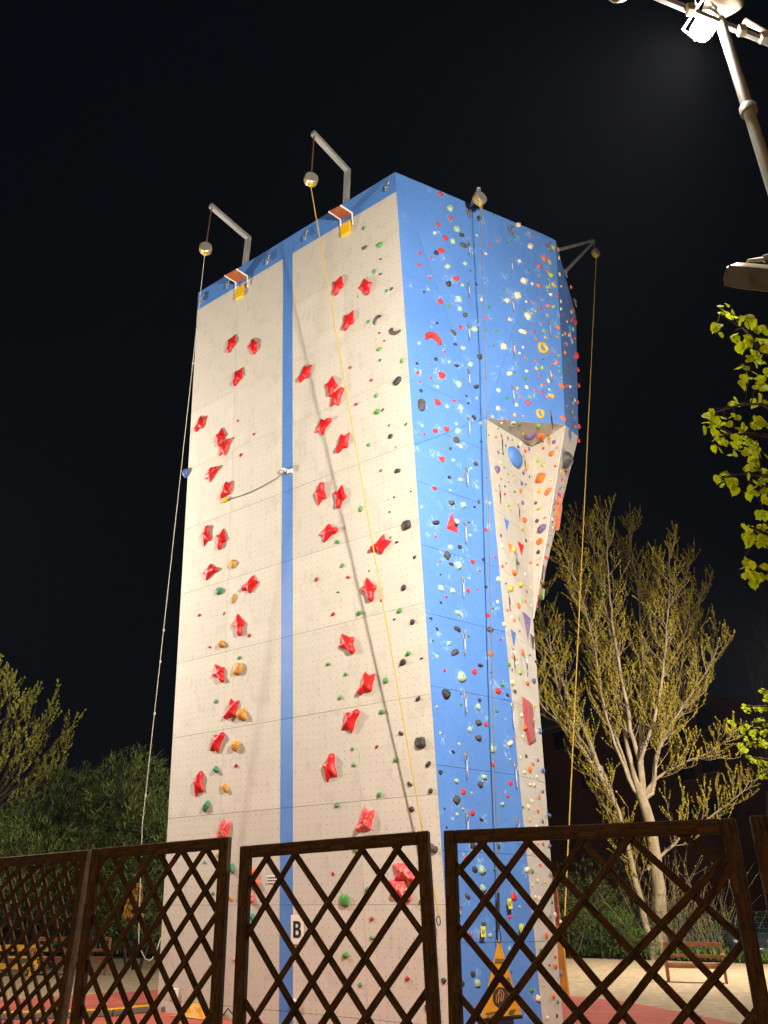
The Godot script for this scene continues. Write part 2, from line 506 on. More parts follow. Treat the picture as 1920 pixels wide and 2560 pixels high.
func build_materials() -> void:
	rng.seed = 77
	# speed wall panels: sanded cream resin with screw-in nut holes, scuffs and hand marks
	var f := noise(5, 0.012, 5); var g := noise(8, 0.09, 3); var sc := noise(12, 0.012, 4)
	for k in 4:
		var img := Image.create(384, 384, false, Image.FORMAT_RGB8)
		for y in 384:
			for x in 384:
				var t := 0.5 * f.get_noise_2d((x + k * 500) * 0.5, (y + k * 90) * 0.5) + 0.12 * g.get_noise_2d(x + k * 77, y) + 0.1 * rng.randf()
				var c := (Color(0.775, 0.75, 0.7) * (1.0 - 0.018 * k)).lerp(Color(0.725, 0.7, 0.65), clamp(0.35 + t, 0, 1))
				var smear := sc.get_noise_2d((x + k * 311) * 0.9, (y + k * 71) * 0.55) - 0.2
				if smear > 0.0: c = c.lerp(Color(0.52, 0.5, 0.47), clamp(smear * 0.45, 0, 0.13))
				img.set_pixel(x, y, c)
		for i in 11:
			for j in 12:
				var px := int((i + 0.5) / 11.0 * 384); var py := int((j + 0.5) / 12.0 * 384)
				var dark := 0.42 if rng.randf() < 0.9 else 0.2
				for dx in 5:
					for dy in 5:
						if (dx == 0 or dx == 4) and (dy == 0 or dy == 4): continue
						var edge := dx == 0 or dx == 4 or dy == 0 or dy == 4
						var c := img.get_pixel(clampi(px + dx, 0, 383), clampi(py + dy, 0, 383))
						img.set_pixel(clampi(px + dx, 0, 383), clampi(py + dy, 0, 383), c.lerp(Color(dark, dark * 0.92, dark * 0.8), 0.3 if edge else 0.75))
		M["cream%d" % k] = bumpy(tmat(img, 0.82), 30 + k, 0.06, 0.25)
	M.cream_plain = bumpy(tmat(mottle(256, 256, 41, 0.02, 0.02, Color(0.775, 0.75, 0.7), Color(0.72, 0.69, 0.64)), 0.82, 0.7), 33, 0.06, 0.25)
	M.blue_band = bumpy(tmat(mottle(256, 256, 44, 0.015, 0.015, Color(0.28, 0.46, 0.72), Color(0.32, 0.5, 0.76)), 0.55, 0.6), 34, 0.05, 0.2)
	M.backing = mat(Color(0.16, 0.14, 0.12), 0.9)
	M.core = tmat(mottle(128, 128, 46, 0.03, 0.03, Color(0.32, 0.31, 0.3), Color(0.42, 0.4, 0.38)), 0.8, 0.5)
	M.steel = mat(Color(0.62, 0.62, 0.6), 0.42, 0.7)
	M.galv = tmat(mottle(128, 128, 47, 0.02, 0.02, Color(0.6, 0.6, 0.585), Color(0.68, 0.68, 0.66)), 0.55, 0.7)
	M.galv.metallic = 0.35
	M.chrome = mat(Color(0.72, 0.71, 0.69), 0.38, 0.75)
	M.bolt = mat(Color(0.1, 0.09, 0.09), 0.5, 0.3)
	M.sling = mat(Color(0.82, 0.82, 0.84), 0.85)
	M.sling_dark = mat(Color(0.17, 0.16, 0.18), 0.85)
	M.rope_yellow = mat(Color(0.74, 0.61, 0.24), 0.85)
	M.rope_tan = mat(Color(0.47, 0.43, 0.31), 0.9)
	M.rope_white = mat(Color(0.72, 0.7, 0.64), 0.9)
	M.webbing = mat(Color(0.42, 0.27, 0.2), 0.85)
	M.pad_yellow = mat(Color(0.85, 0.68, 0.05), 0.5)
	M.board = tmat(mottle(128, 128, 51, 0.09, 0.012, Color(0.5, 0.24, 0.1), Color(0.62, 0.33, 0.16)), 0.6, 1.0)
	M.white_paint = mat(Color(0.86, 0.85, 0.82), 0.45)
	M.black = mat(Color(0.04, 0.04, 0.045), 0.6)
	M.device = mat(Color(0.7, 0.67, 0.6), 0.38, 0.6)
	M.device_yellow = mat(Color(0.72, 0.56, 0.1), 0.45)
	var cols := {"star": Color(0.78, 0.06, 0.08), "red": Color(0.82, 0.14, 0.13), "foot": Color(0.66, 0.1, 0.11), "dark": Color(0.17, 0.155, 0.155), "dark2": Color(0.27, 0.25, 0.24),
		"mint": Color(0.6, 0.72, 0.6), "green": Color(0.24, 0.52, 0.2), "teal": Color(0.2, 0.5, 0.36), "lime": Color(0.55, 0.7, 0.25), "tan": Color(0.74, 0.52, 0.16),
		"white": Color(0.84, 0.8, 0.7), "cream": Color(0.88, 0.81, 0.64), "orange": Color(0.87, 0.4, 0.12), "yellow": Color(0.8, 0.64, 0.14), "pink": Color(0.66, 0.3, 0.42),
		"purple": Color(0.4, 0.32, 0.5), "bluehold": Color(0.2, 0.36, 0.64), "pale": Color(0.72, 0.74, 0.5)}
	for k in cols:
		var c: Color = cols[k]
		var chalk := c.lerp(Color(0.82, 0.79, 0.74), 0.42)
		if k == "star": chalk = c.lerp(Color(0.9, 0.5, 0.48), 0.22)
		var img := Image.create(96, 96, false, Image.FORMAT_RGB8)
		var n1 := noise(hash(k) % 1000, 0.05, 4)
		for y in 96:
			for x in 96:
				img.set_pixel(x, y, c.lerp(chalk, clamp(n1.get_noise_2d(x, y) * 1.5, 0.0, 1.0)))
		M["h_" + k] = tmat(img, 0.5 if k == "star" else 0.65, 0.8)
	# star holds near the ground, rubbed with chalk
	var im2 := Image.create(96, 96, false, Image.FORMAT_RGB8)
	var n2 := noise(3, 0.03, 4)
	for y in 96:
		for x in 96:
			im2.set_pixel(x, y, Color(0.78, 0.06, 0.08).lerp(Color(0.9, 0.78, 0.74), clamp(0.08 + n2.get_noise_2d(x, y) * 1.7, 0.0, 0.85)))
	M.h_star_chalk = tmat(im2, 0.7, 0.6)
	M.red_volume = bumpy(tmat(mottle(128, 128, 61, 0.03, 0.03, Color(0.58, 0.16, 0.18), Color(0.68, 0.28, 0.28)), 0.75, 0.9), 36, 0.1, 0.5)
	# dark stained fence timber, grain along x
	var wood := Image.create(512, 128, false, Image.FORMAT_RGB8)
	var w1 := noise(71, 1.0, 4); var w2 := noise(73, 1.0, 2)
	for y in 128:
		for x in 512:
			var t := 0.5 + 0.7 * w1.get_noise_2d(x * 0.006, y * 0.16) + 0.3 * w2.get_noise_2d(x * 0.02, y * 0.6)
			var c := Color(0.17, 0.115, 0.07).lerp(Color(0.36, 0.26, 0.16), clamp(t, 0, 1))
			if w2.get_noise_2d(x * 0.01 + 50, y * 0.35) > 0.42: c = c.lerp(Color(0.05, 0.035, 0.02), 0.7)
			wood.set_pixel(x, y, c)
	M.fence = bumpy(tmat(wood, 0.85, 1.6), 37, 0.08, 0.6)
	for k in 3:
		var wm: StandardMaterial3D = M.fence.duplicate()
		wm.uv1_offset = Vector3(0.37 * k, 0.21 * k, 0.53 * k)
		wm.albedo_color = [Color(1, 1, 1), Color(0.86, 0.84, 0.84), Color(1.0, 0.93, 0.86)][k]
		M["fence%d" % k] = wm
	var wood2 := mottle(256, 96, 75, 0.01, 0.15, Color(0.42, 0.24, 0.1), Color(0.6, 0.37, 0.17))
	M.bench = tmat(wood2, 0.7, 1.3)
	M.bench_yellow = tmat(mottle(128, 64, 76, 0.02, 0.1, Color(0.72, 0.52, 0.14), Color(0.84, 0.64, 0.22)), 0.6, 1.3)

func chalk_texture(f: Dictionary, seed_: int, scale_px := 96.0) -> Array:
	# blue paint with nut holes, scratches and chalk rubbed round the holds
	var lo := Vector2(1e9, 1e9); var hi := -lo
	for q in f.poly:
		lo = lo.min(q); hi = hi.max(q)
	var w := int((hi.x - lo.x) * scale_px) + 2; var h := int((hi.y - lo.y) * scale_px) + 2
	var img := Image.create(w, h, false, Image.FORMAT_RGB8)
	var n1 := noise(seed_, 0.008, 4); var n2 := noise(seed_ + 1, 0.06, 3)
	for y in h:
		for x in w:
			var t := 0.5 + 0.35 * n1.get_noise_2d(x, y * 0.6) + 0.15 * n2.get_noise_2d(x, y)
			img.set_pixel(x, y, Color(0.3, 0.475, 0.74).lerp(Color(0.36, 0.54, 0.81), clamp(t, 0, 1)))
	var r := RandomNumberGenerator.new(); r.seed = seed_
	for i in int((hi.x - lo.x) / 0.18) + 1:
		for j in int((hi.y - lo.y) / 0.2) + 1:
			if r.randf() < 0.55:
				var x := int((i * 0.18 + r.randf() * 0.1) * scale_px); var y := int((j * 0.2 + r.randf() * 0.1) * scale_px)
				if x < w and y < h: img.set_pixel(x, y, Color(0.08, 0.14, 0.28))
	var n3 := noise(seed_ + 2, 0.11, 3)
	var smear := func(c: Vector2, rad: float, k: float) -> void:
		var cx := int((c.x - lo.x) * scale_px); var cy := h - int((c.y - lo.y) * scale_px)
		var rr := int(rad * scale_px)
		for dy in range(-rr, rr + 1):
			for dx in range(-rr, rr + 1):
				var x := cx + dx; var y := cy + dy
				if x < 0 or y < 0 or x >= w or y >= h: continue
				var d := sqrt(float(dx * dx + dy * dy)) / rr
				if d > 1.0: continue
				var a: float = clamp((1.0 - d) * 1.5 * k * (0.05 + 2.6 * n3.get_noise_2d((x + cx) * 1.7, y * 0.9)), 0.0, 0.75)
				if a > 0.02: img.set_pixel(x, y, img.get_pixel(x, y).lerp(Color(0.72, 0.8, 0.87), a))
	for q in f.holds:
		if r.randf() < 0.5: smear.call(q[0] + Vector2(r.randf_range(-0.1, 0.1), r.randf_range(-0.06, 0.12)), min(q[1], 0.16) * r.randf_range(0.9, 1.4), r.randf_range(0.2, 0.9))
	for i in int((hi.x - lo.x) * (hi.y - lo.y) * 1.6):
		smear.call(Vector2(r.randf_range(lo.x, hi.x), r.randf_range(lo.y, hi.y)), r.randf_range(0.04, 0.14), r.randf_range(0.3, 1.0))
	return [img, lo, Vector2(w, h) / scale_px]

var tower: Node3D
var V := {}   # named corners of the tower

func wp(x: float, y: float, n := 0.0) -> Vector3:   # a point in speed wall coordinates
	return WO + WX * x + WY * y + WN * n

func build_tower() -> void:
	tower = thing("climbing_tower", Vector3(0.5, 0, -15.0), "tall cream and blue climbing tower covered with coloured holds, lit by floodlights", "climbing wall")
	V.T = wp(WALL_W, 15.55); V.LT = wp(0, 15.55); V.LB = wp(0, -0.19); V.RB = wp(WALL_W, -0.19); V.K1 = wp(WALL_W, 8.95)
	var d1 := Vector3(0.828, 0, -0.5607).normalized()
	var n1 := d1.cross(WY).normalized()
	if n1.dot(EYE - V.RB) < 0.0: n1 = -n1
	V.B = hit(1213, 1046, V.RB, n1)
	var ga := hit(1357, 2560, V.RB, n1)
	V.Ga = V.B + (ga - V.B) * (V.B.y / (V.B.y - ga.y))
	V.A = at_height(1357, 585, 15.68); V.D = at_height(1389, 601, 15.68); V.Q = at_height(1440, 790, 15.68)
	V.I = at_height(1330, 1117, 10.8)
	var ng: Vector3 = (V.Ga - V.B).cross(V.I - V.B).normalized()
	V.J = hit(1333, 1550, V.B, ng)
	var gr := hit(1408, 2560, V.B, ng)
	V.Gr = V.J + (gr - V.J) * (V.J.y / (V.J.y - gr.y))
	var n3: Vector3 = (V.A - V.B).cross(V.D - V.B).normalized()
	V.C = hit(1413, 1062, V.B, n3)
	var n4: Vector3 = (V.D - V.C).cross(V.Q - V.C).normalized()
	V.L = hit(1446, 1092, V.C, n4)
	face("speed", "speed_wall", [V.LB, V.RB, V.T, V.LT])
	faces.speed.x = WX; faces.speed.y = WY; faces.speed.n = WN
	faces.speed.o = WO
	faces.speed.poly = PackedVector2Array([Vector2(0, -0.19), Vector2(WALL_W, -0.19), Vector2(WALL_W, 15.55), Vector2(0, 15.55)])
	face("side", "side_wall", [V.RB, V.Ga, V.B, V.K1])
	face("upper", "upper_wall", [V.K1, V.B, V.T])
	face("top", "top_wall", [V.B, V.A, V.T])
	face("prow", "prow_wall", [V.B, V.C, V.D, V.A])
	face("prow_side", "prow_side_wall", [V.C, V.L, V.Q, V.D])
	face("roof", "overhang_soffit", [V.B, V.C, V.I])
	face("recess", "recess_wall", [V.Ga, V.Gr, V.J, V.I, V.B])
	face("corner", "corner_wall", [V.J, V.C, V.I])
	face("edge", "edge_wall", [V.J, V.L, V.C])
	for k in faces:
		var f: Dictionary = faces[k]
		f.node = wpart(f.name, flat_poly(f, f.poly, -0.022), M.backing, tower)
	# closed back of the tower
	var bt := Vector3(-2.3, 15.6, -18.6); var bb := Vector3(-1.9, 0, -18.9)
	var s := Soup.new()
	var cen := Vector3(1, 8, -16)
	for t in [[V.LT, V.LB, bb], [V.LT, bb, bt], [bt, V.Q, V.L], [bt, V.L, V.J], [bt, V.J, V.Gr], [bt, V.Gr, bb]]:
		var a: Vector3 = t[0]; var b: Vector3 = t[1]; var c: Vector3 = t[2]
		var inn := 0.03
		a += (cen - a) * Vector3(1, 0, 1) * 0.004; b += (cen - b) * Vector3(1, 0, 1) * 0.004; c += (cen - c) * Vector3(1, 0, 1) * 0.004
		s.tri(a, b, c, (a + b + c) / 3.0 - cen)
	var top := [V.LT, V.T, V.A, V.D, V.Q, bt]
	for i in range(1, 5): s.tri(top[0] + Vector3(0, -0.02, 0), top[i] + Vector3(0, -0.02, 0), top[i + 1] + Vector3(0, -0.02, 0), Vector3.UP)
	wpart("rear_cladding", s.mesh(), M.core, tower)
	speed_wall_holds()
	side_holds()
	prow_holds()
	# panels
	var lane := [0.0, 1.478, 2.9554, 3.2482, 4.7265, WALL_W]
	var rows := [-0.19]
	for i in 11: rows.append(i * 1.5)
	rows.append(15.55)
	cut_panels(faces.speed, faces.speed.node, lane, rows, func(i: int, j: int) -> Material: return M.blue_band if (i == 2 or j == 11) else M["cream%d" % ((i * 3 + j * 7 + (i * j) % 3) % 4)], true)
	var grids := {"side": [[-2.0, 0.83, 4.2], [-0.2, 1.2, 2.4, 3.6, 4.8, 6.0, 7.2, 8.4, 9.6, 10.8]], "upper": [[-4.0, 6.0], [-1.5, 1.4, 3.9, 8.0]], "top": [[-5.0, 6.0], [-2.0, 3.0, 8.0]], "prow": [[-3.0, 0.9, 6.0], [-1.0, 2.6, 8.0]], "prow_side": [[-5.0, 1.2, 6.0], [-2.0, 2.4, 8.0]]}
	var sd := 200
	for k in grids:
		var f: Dictionary = faces[k]
		var ct := chalk_texture(f, sd)
		sd += 17
		var m := bumpy(tmat(ct[0], 0.55), 38, 0.05, 0.2)
		cut_panels(f, f.node, grids[k][0], grids[k][1], func(_i: int, _j: int) -> Material: return m, false, ct[1], ct[2])
	var g2 := {"roof": [[-5.0, 5.0], [-5.0, 5.0]], "recess": [[-3.0, 3.0], [-0.5, 1.2, 2.4, 3.6, 4.8, 6.0, 7.2, 8.4, 9.6, 11.5]], "corner": [[-3, 3], [-1.0, 1.3, 2.5, 6.0]], "edge": [[-4, 4], [-1.0, 2.0, 6.0]]}
	for k in g2: cut_panels(faces[k], faces[k].node, g2[k][0], g2[k][1], func(_i: int, _j: int) -> Material: return M.cream_plain)
	tower_fittings()

func star(u: float, v: float, bu: float, bv: float, chalk := false) -> void:
	var f: Dictionary = faces.speed
	for lane in 2:
		var off := WX * (-3.2482 if lane == 0 else 0.0)
		var p := hit(u, v, WO, WN)
		var q := hit(bu, bv, WO + WN * 0.05, WN)
		var y := (q - p - WN * (q - p).dot(WN)).normalized()
		var x := y.cross(WN)
		var o := part("star_hold", star_mesh(), null, f.node, Transform3D(Basis(x, y, WN) * Basis.from_scale(Vector3.ONE * 0.24), p + off))
		o.set_surface_override_material(0, M.h_star_chalk if chalk else M.h_star)
		o.set_surface_override_material(1, M.bolt)

func speed_wall_holds() -> void:
	rng.seed = 11
	for q in [[915.6, 717.6, 917.7, 736], [846, 715.6, 834.7, 736], [872.3, 802.9, 857.9, 824.6], [764, 934.7, 746.7, 950], [829.7, 967.5, 823.9, 990.7], [843, 992.6, 852, 971.4], [808.4, 1064, 823, 1046.6], [858.6, 1108, 843, 1123.8],
		[801.5, 1233.7, 801.9, 1208.6], [850.9, 1243, 843, 1264.6], [822, 1330, 844.3, 1321], [951, 1365, 929, 1371], [924, 1475, 926, 1502], [870.5, 1609.7, 881, 1631.6]]: star(q[0], q[1], q[2], q[3])
	for q in [[916.9, 1711, 900.8, 1724.5], [876.8, 1799.6, 891.6, 1776], [825, 1917.7, 825, 1892], [914.8, 2052.7, 897, 2067.5], [1011.8, 2180, 1030.7, 2197], [1001.5, 2225, 1023.8, 2252]]: star(q[0], q[1], q[2], q[3], q[1] > 2000)
	holds(460, 320, 0.3617, "green", [1240, 695, 40, 1355, 810, 46, 1318, 993, 34, 1402, 1127, 28, 1200, 1165, 18, 1275, 1340, 32, 1350, 1530, 36, 1508, 1608, 46], "speed")
	holds(460, 320, 0.3617, "dark2", [1248, 828, 40, 1358, 907, 22, 1360, 1010, 28, 1435, 1112, 28, 1350, 1418, 18, 1385, 1472, 20, 1355, 1605, 24], "speed")
	for q in [[1340, 1325, 66, 6, 1.0], [1460, 1398, 84, 6, 2.9]]: put("speed", 460 + q[0] * 0.3617, 320 + q[1] * 0.3617, q[2] * 0.3617, "hold", hold_mesh(q[3]), M.h_dark2, q[4], Vector3(1.3, 1, 1))
	holds(440, 900, 0.3858, "green", [1300, 230, 36, 1308, 337, 46, 1248, 550, 28, 1425, 563, 24, 1328, 717, 32, 1375, 905, 16, 1198, 965, 50, 1045, 1180, 34, 1390, 1150, 18, 1078, 1332, 32, 1252, 1365, 26, 1050, 1505, 24, 1190, 1640, 40, 1448, 1625, 36], "speed")
	holds(440, 900, 0.3858, "dark", [1435, 137, 78, 1340, 325, 22, 1380, 425, 20, 1490, 417, 24, 1390, 495, 36, 1437, 720, 46, 1522, 852, 20, 1413, 890, 24, 1382, 985, 18, 1497, 1070, 70, 1430, 1182, 22, 1547, 1277, 38, 1477, 1475, 42], "speed")
	holds(440, 900, 0.3858, "tan", [370, 1323, 58, 375, 1545, 62], "speed")
	holds(440, 900, 0.3858, "teal", [283, 1497, 62], "speed")
	holds(440, 900, 0.3858, "foot", [1130, 50, 26, 1268, 132, 24, 1170, 288, 28, 912, 1422, 30, 1115, 1408, 30, 1333, 1558, 28, 402, 395, 22, 505, 482, 22, 420, 617, 26], "speed", "foothold")
	holds(400, 1500, 0.42194, "tan", [368, 262, 74, 465, 408, 80, 487, 680, 84, 450, 862, 70, 387, 1113, 62], "speed")
	holds(400, 1500, 0.42194, "teal", [470, 342, 26, 332, 600, 26, 335, 1003, 68, 277, 1220, 82], "speed")
	holds(400, 1500, 0.42194, "green", [1420, 65, 36, 1472, 317, 40, 998, 380, 32, 1100, 440, 26, 1337, 478, 38, 1068, 578, 28, 1315, 663, 40, 1140, 882, 28, 1148, 977, 30, 1397, 945, 36, 1300, 1153, 34, 1048, 1215, 36], "speed")
	holds(400, 1500, 0.42194, "dark", [1388, 115, 20, 1497, 130, 40, 1440, 370, 44, 1550, 347, 24, 1530, 585, 38, 1428, 790, 38, 1545, 845, 74, 1590, 972, 44, 1480, 1090, 34, 1605, 1130, 36, 1490, 1240, 38], "speed")
	holds(400, 1500, 0.42194, "foot", [1025, 85, 28, 1285, 868, 28, 1025, 1622, 24, 233, 90, 22, 380, 80, 22, 528, 210, 24, 295, 280, 22, 452, 982, 26], "speed", "foothold")
	holds(560, 2060, 0.34358, "green", [955, 190, 40, 880, 555, 104, 1045, 480, 44, 1077, 828, 44, 885, 955, 58, 992, 1170, 38], "speed")
	holds(560, 2060, 0.34358, "orange", [218, 350, 66, 240, 432, 60, 85, 985, 40], "speed")
	holds(560, 2060, 0.34358, "teal", [207, 680, 74, 65, 325, 72], "speed")
	holds(560, 2060, 0.34358, "dark", [1600, 1140, 44, 1435, 560, 40, 1485, 1335, 52], "speed")
	holds(560, 2060, 0.34358, "dark2", [1522, 175, 100], "speed")
	holds(560, 2060, 0.34358, "foot", [1075, 690, 38, 1335, 1125, 38], "speed", "foothold")
	holds(0, 2060, 0.36166, "tan", [1515, 210, 46, 1595, 510, 46, 1628, 935, 34], "speed")
	holds(0, 2060, 0.36166, "teal", [1415, 265, 28, 1472, 478, 28], "speed")
	put("speed", 466, 1183, 26, "hold", hold_mesh(5), M.h_bluehold, 0.0, Vector3(1.2, 1, 1.4))

func side_holds() -> void:
	rng.seed = 21
	holds(960, 400, 0.31344, "red", [450, 273, 44, 532, 465, 40, 430, 513, 42, 487, 625, 54, 455, 722, 54, 575, 948, 54, 447, 1130, 64, 610, 1335, 38, 375, 778, 22, 482, 1532, 24])
	put("upper", 960 + 395 * 0.31344, 400 + 1440 * 0.31344, 46, "hold", hold_mesh(6), M.h_red, 0.5, Vector3(1.15, 1.15, 1))
	holds(960, 400, 0.31344, "mint", [527, 385, 64, 580, 550, 66, 547, 650, 52, 645, 825, 64, 505, 850, 58, 625, 998, 50, 595, 1108, 52, 602, 1188, 50, 718, 1350, 66, 630, 1500, 44, 687, 1632, 46])
	holds(960, 400, 0.31344, "dark", [757, 468, 56, 620, 600, 56, 415, 742, 50, 515, 988, 62, 690, 885, 26, 738, 993, 28, 318, 1053, 28, 422, 1302, 34, 567, 1472, 40, 577, 1640, 44])
	holds(960, 400, 0.31344, "dark2", [632, 680, 62, 645, 1238, 64, 553, 1378, 50, 763, 1570, 64])
	holds(960, 400, 0.31344, "cream", [1070, 520, 66, 1165, 690, 58, 1080, 808, 52, 1110, 965, 84, 1065, 1080, 66, 980, 1120, 44, 1145, 1245, 68, 1002, 1270, 36, 1107, 1370, 66, 953, 1490, 60, 1107, 1493, 36, 1393, 780, 34])
	holds(960, 400, 0.31344, "green", [873, 440, 28, 837, 1172, 32, 893, 1365, 34, 873, 1482, 28, 1065, 1625, 30, 1000, 955, 28, 1155, 885, 24, 1117, 1195, 26, 980, 660, 18, 1012, 645, 18])
	holds(960, 400, 0.31344, "pink", [1180, 600, 40, 1238, 850, 54, 1177, 1130, 32, 1245, 1183, 32, 1190, 1370, 40, 1345, 1540, 36, 1378, 1085, 34])
	holds(960, 400, 0.31344, "orange", [1275, 790, 48, 1235, 1003, 40, 1310, 890, 34, 1305, 1167, 44, 1390, 1335, 48, 1387, 715, 44, 1440, 1540, 38, 1487, 1015, 44, 1380, 1615, 36, 1250, 1305, 26, 1210, 1425, 24])
	holds(960, 400, 0.31344, "yellow", [1320, 812, 48, 1353, 998, 48, 1290, 1415, 32, 1305, 1240, 28, 1377, 1410, 26])
	put("prow", 1357, 870, 32, "ring_hold", hold_mesh(4), M.h_yellow, 0.3, Vector3(1.2, 1.05, 1))
	holds(960, 400, 0.31344, "lime", [1330, 920, 72, 1347, 695, 44, 1350, 1170, 40, 1273, 1362, 34, 1392, 1560, 28])
	holds(960, 400, 0.31344, "pale", [1397, 915, 36, 1407, 1128, 36, 1408, 1190, 30, 1420, 1395, 36])
	holds(960, 400, 0.31344, "red", [1510, 1200, 36, 1503, 1258, 34, 1524, 1295, 50, 1518, 1420, 36, 1516, 1570, 38, 1532, 1560, 60], "prow_side")
	put("prow_side", 1411, 735, 42, "volume", volume_mesh(0), M.h_bluehold, 0.0, Vector3(1.4, 1.3, 1))
	put("prow_side", 1426, 838, 34, "volume", volume_mesh(2), M.blue_band, 0.0, Vector3(1.2, 1, 1.2))
	holds(1000, 900, 0.28933, "red", [358, 133, 70, 323, 367, 72, 468, 355, 36, 172, 188, 26, 303, 613, 56, 400, 598, 56, 360, 858, 62, 298, 1110, 44, 310, 1528, 24, 740, 1468, 38, 555, 1002, 22])
	holds(1000, 900, 0.28933, "dark", [490, 50, 46, 657, 233, 62, 637, 498, 56, 573, 310, 24, 700, 708, 28, 425, 1015, 52, 645, 1270, 32, 310, 1405, 74, 593, 1405, 28, 515, 1617, 44, 755, 1022, 26])
	holds(1000, 900, 0.28933, "dark2", [485, 692, 70, 650, 897, 72, 445, 1235, 76])
	put("side", 1000 + 185 * 0.28933, 900 + 390 * 0.28933, 34, "hold", hold_mesh(1), M.h_dark2, -1.6, Vector3(1.1, 1, 0.9))
	holds(1000, 900, 0.28933, "mint", [605, 40, 50, 505, 212, 72, 520, 412, 62, 662, 330, 30, 500, 618, 66, 485, 552, 30, 523, 748, 46, 460, 868, 50, 613, 937, 30, 523, 1037, 52, 433, 1130, 50, 543, 1255, 68, 605, 1520, 66, 437, 1615, 50, 700, 550, 36, 775, 1238, 40])
	put("side", 1130.2, 1304, 54, "volume", volume_mesh(3), M.h_red, 0.0, Vector3(0.85, 1, 1))
	put("side", 1135, 1308, 15, "hold", hold_mesh(0), M.h_white, 0.0, Vector3.ONE, 0.08)
	holds(1000, 900, 0.28933, "cream", [945, 118, 56, 1093, 97, 34, 848, 263, 66, 1093, 235, 34, 1005, 388, 42, 848, 420, 54])
	holds(1000, 900, 0.28933, "green", [738, 162, 24, 990, 108, 26, 920, 328, 36, 1017, 35, 28])
	holds(1000, 900, 0.28933, "yellow", [1180, 75, 40, 1315, 315, 54, 1065, 485, 34])
	put("prow", 1350, 1034.5, 27, "ring_hold", hold_mesh(4), M.h_yellow, 1.0, Vector3(1.2, 1, 1))
	holds(1000, 900, 0.28933, "lime", [1230, 68, 42, 1293, 257, 34, 1123, 320, 34, 1390, 153, 24, 1375, 97, 24])
	holds(1000, 900, 0.28933, "orange", [1397, 227, 52, 1275, 320, 50, 1238, 212, 32, 1358, 20, 42, 1410, 505, 58, 1440, 398, 28])
	holds(1000, 900, 0.28933, "pink", [1313, 40, 36, 1210, 145, 38, 1222, 280, 38, 1103, 370, 62])
	holds(1000, 900, 0.28933, "red", [1535, 85, 40, 1540, 220, 44, 1533, 365, 36, 1543, 575, 46, 1540, 700, 40], "prow_side")
	holds(1000, 900, 0.28933, "dark2", [1447, 75, 46, 1490, 180, 36, 1477, 325, 34, 1465, 455, 48], "prow_side")
	# lower blue face
	holds(1040, 1360, 0.2411, "mint", [357, 35, 64, 435, 225, 92, 255, 460, 80, 380, 485, 60, 440, 722, 86, 340, 1030, 90, 215, 1168, 44, 470, 1380, 128, 550, 357, 36], "side")
	holds(1040, 1360, 0.2411, "dark", [453, 32, 60, 363, 210, 62, 253, 318, 34, 257, 607, 38, 153, 773, 44, 427, 885, 76, 663, 1258, 62, 310, 1555, 110, 660, 1618, 40, 945, 1567, 60], "side")
	holds(1040, 1360, 0.2411, "dark2", [320, 120, 96, 403, 1125, 96, 723, 443, 66, 765, 890, 108], "side")
	holds(1040, 1360, 0.2411, "red", [587, 185, 58, 250, 180, 32, 317, 548, 34, 605, 1325, 68, 745, 738, 56, 850, 1527, 72], "side")
	holds(1040, 1360, 0.2411, "orange", [772, 1140, 56], "side")
	holds(1040, 1360, 0.2411, "cream", [853, 367, 64, 845, 600, 38, 915, 833, 54, 995, 1435, 70], "side")
	holds(1040, 1360, 0.2411, "green", [797, 668, 46, 960, 1252, 50, 893, 1467, 48], "side")
	holds(1040, 1740, 0.2411, "mint", [640, 115, 72, 213, 115, 40, 557, 348, 66, 250, 385, 34, 445, 500, 40, 705, 840, 86, 415, 882, 62, 573, 1005, 36, 487, 1173, 44, 893, 1120, 64, 425, 1228, 40, 795, 550, 84, 977, 660, 50], "side")
	holds(1040, 1740, 0.2411, "dark", [660, 45, 46, 383, 580, 44, 253, 790, 50, 675, 1280, 50, 585, 1555, 76], "side")
	holds(1040, 1740, 0.2411, "dark2", [645, 278, 88, 645, 437, 76, 665, 918, 74, 418, 1075, 96], "side")
	holds(1040, 1740, 0.2411, "red", [723, 295, 56, 490, 993, 66, 583, 1210, 68, 1022, 428, 28, 797, 712, 52, 948, 1040, 40], "side")
	holds(1040, 1740, 0.2411, "cream", [973, 490, 84], "side")
	holds(1040, 1740, 0.2411, "green", [1107, 1152, 48, 835, 155, 48], "side")
	holds(1080, 2030, 0.2532, "dark", [400, 330, 66, 420, 568, 72, 510, 1110, 56, 403, 1600, 58, 655, 345, 40], "side")
	holds(1080, 2030, 0.2532, "red", [333, 460, 50, 805, 838, 80, 370, 1225, 60, 290, 935, 32, 455, 1908, 44], "side")
	holds(1080, 2030, 0.2532, "mint", [490, 572, 88, 500, 752, 84, 262, 1000, 60, 573, 1218, 46, 880, 1125, 56, 447, 1690, 84, 865, 938, 34, 715, 280, 44], "side")
	holds(1080, 2030, 0.2532, "dark2", [350, 832, 68], "side")
	holds(1080, 2030, 0.2532, "cream", [940, 570, 64, 1045, 1840, 64], "side")
	holds(1080, 2030, 0.2532, "green", [980, 1757, 50, 610, 565, 44], "side")

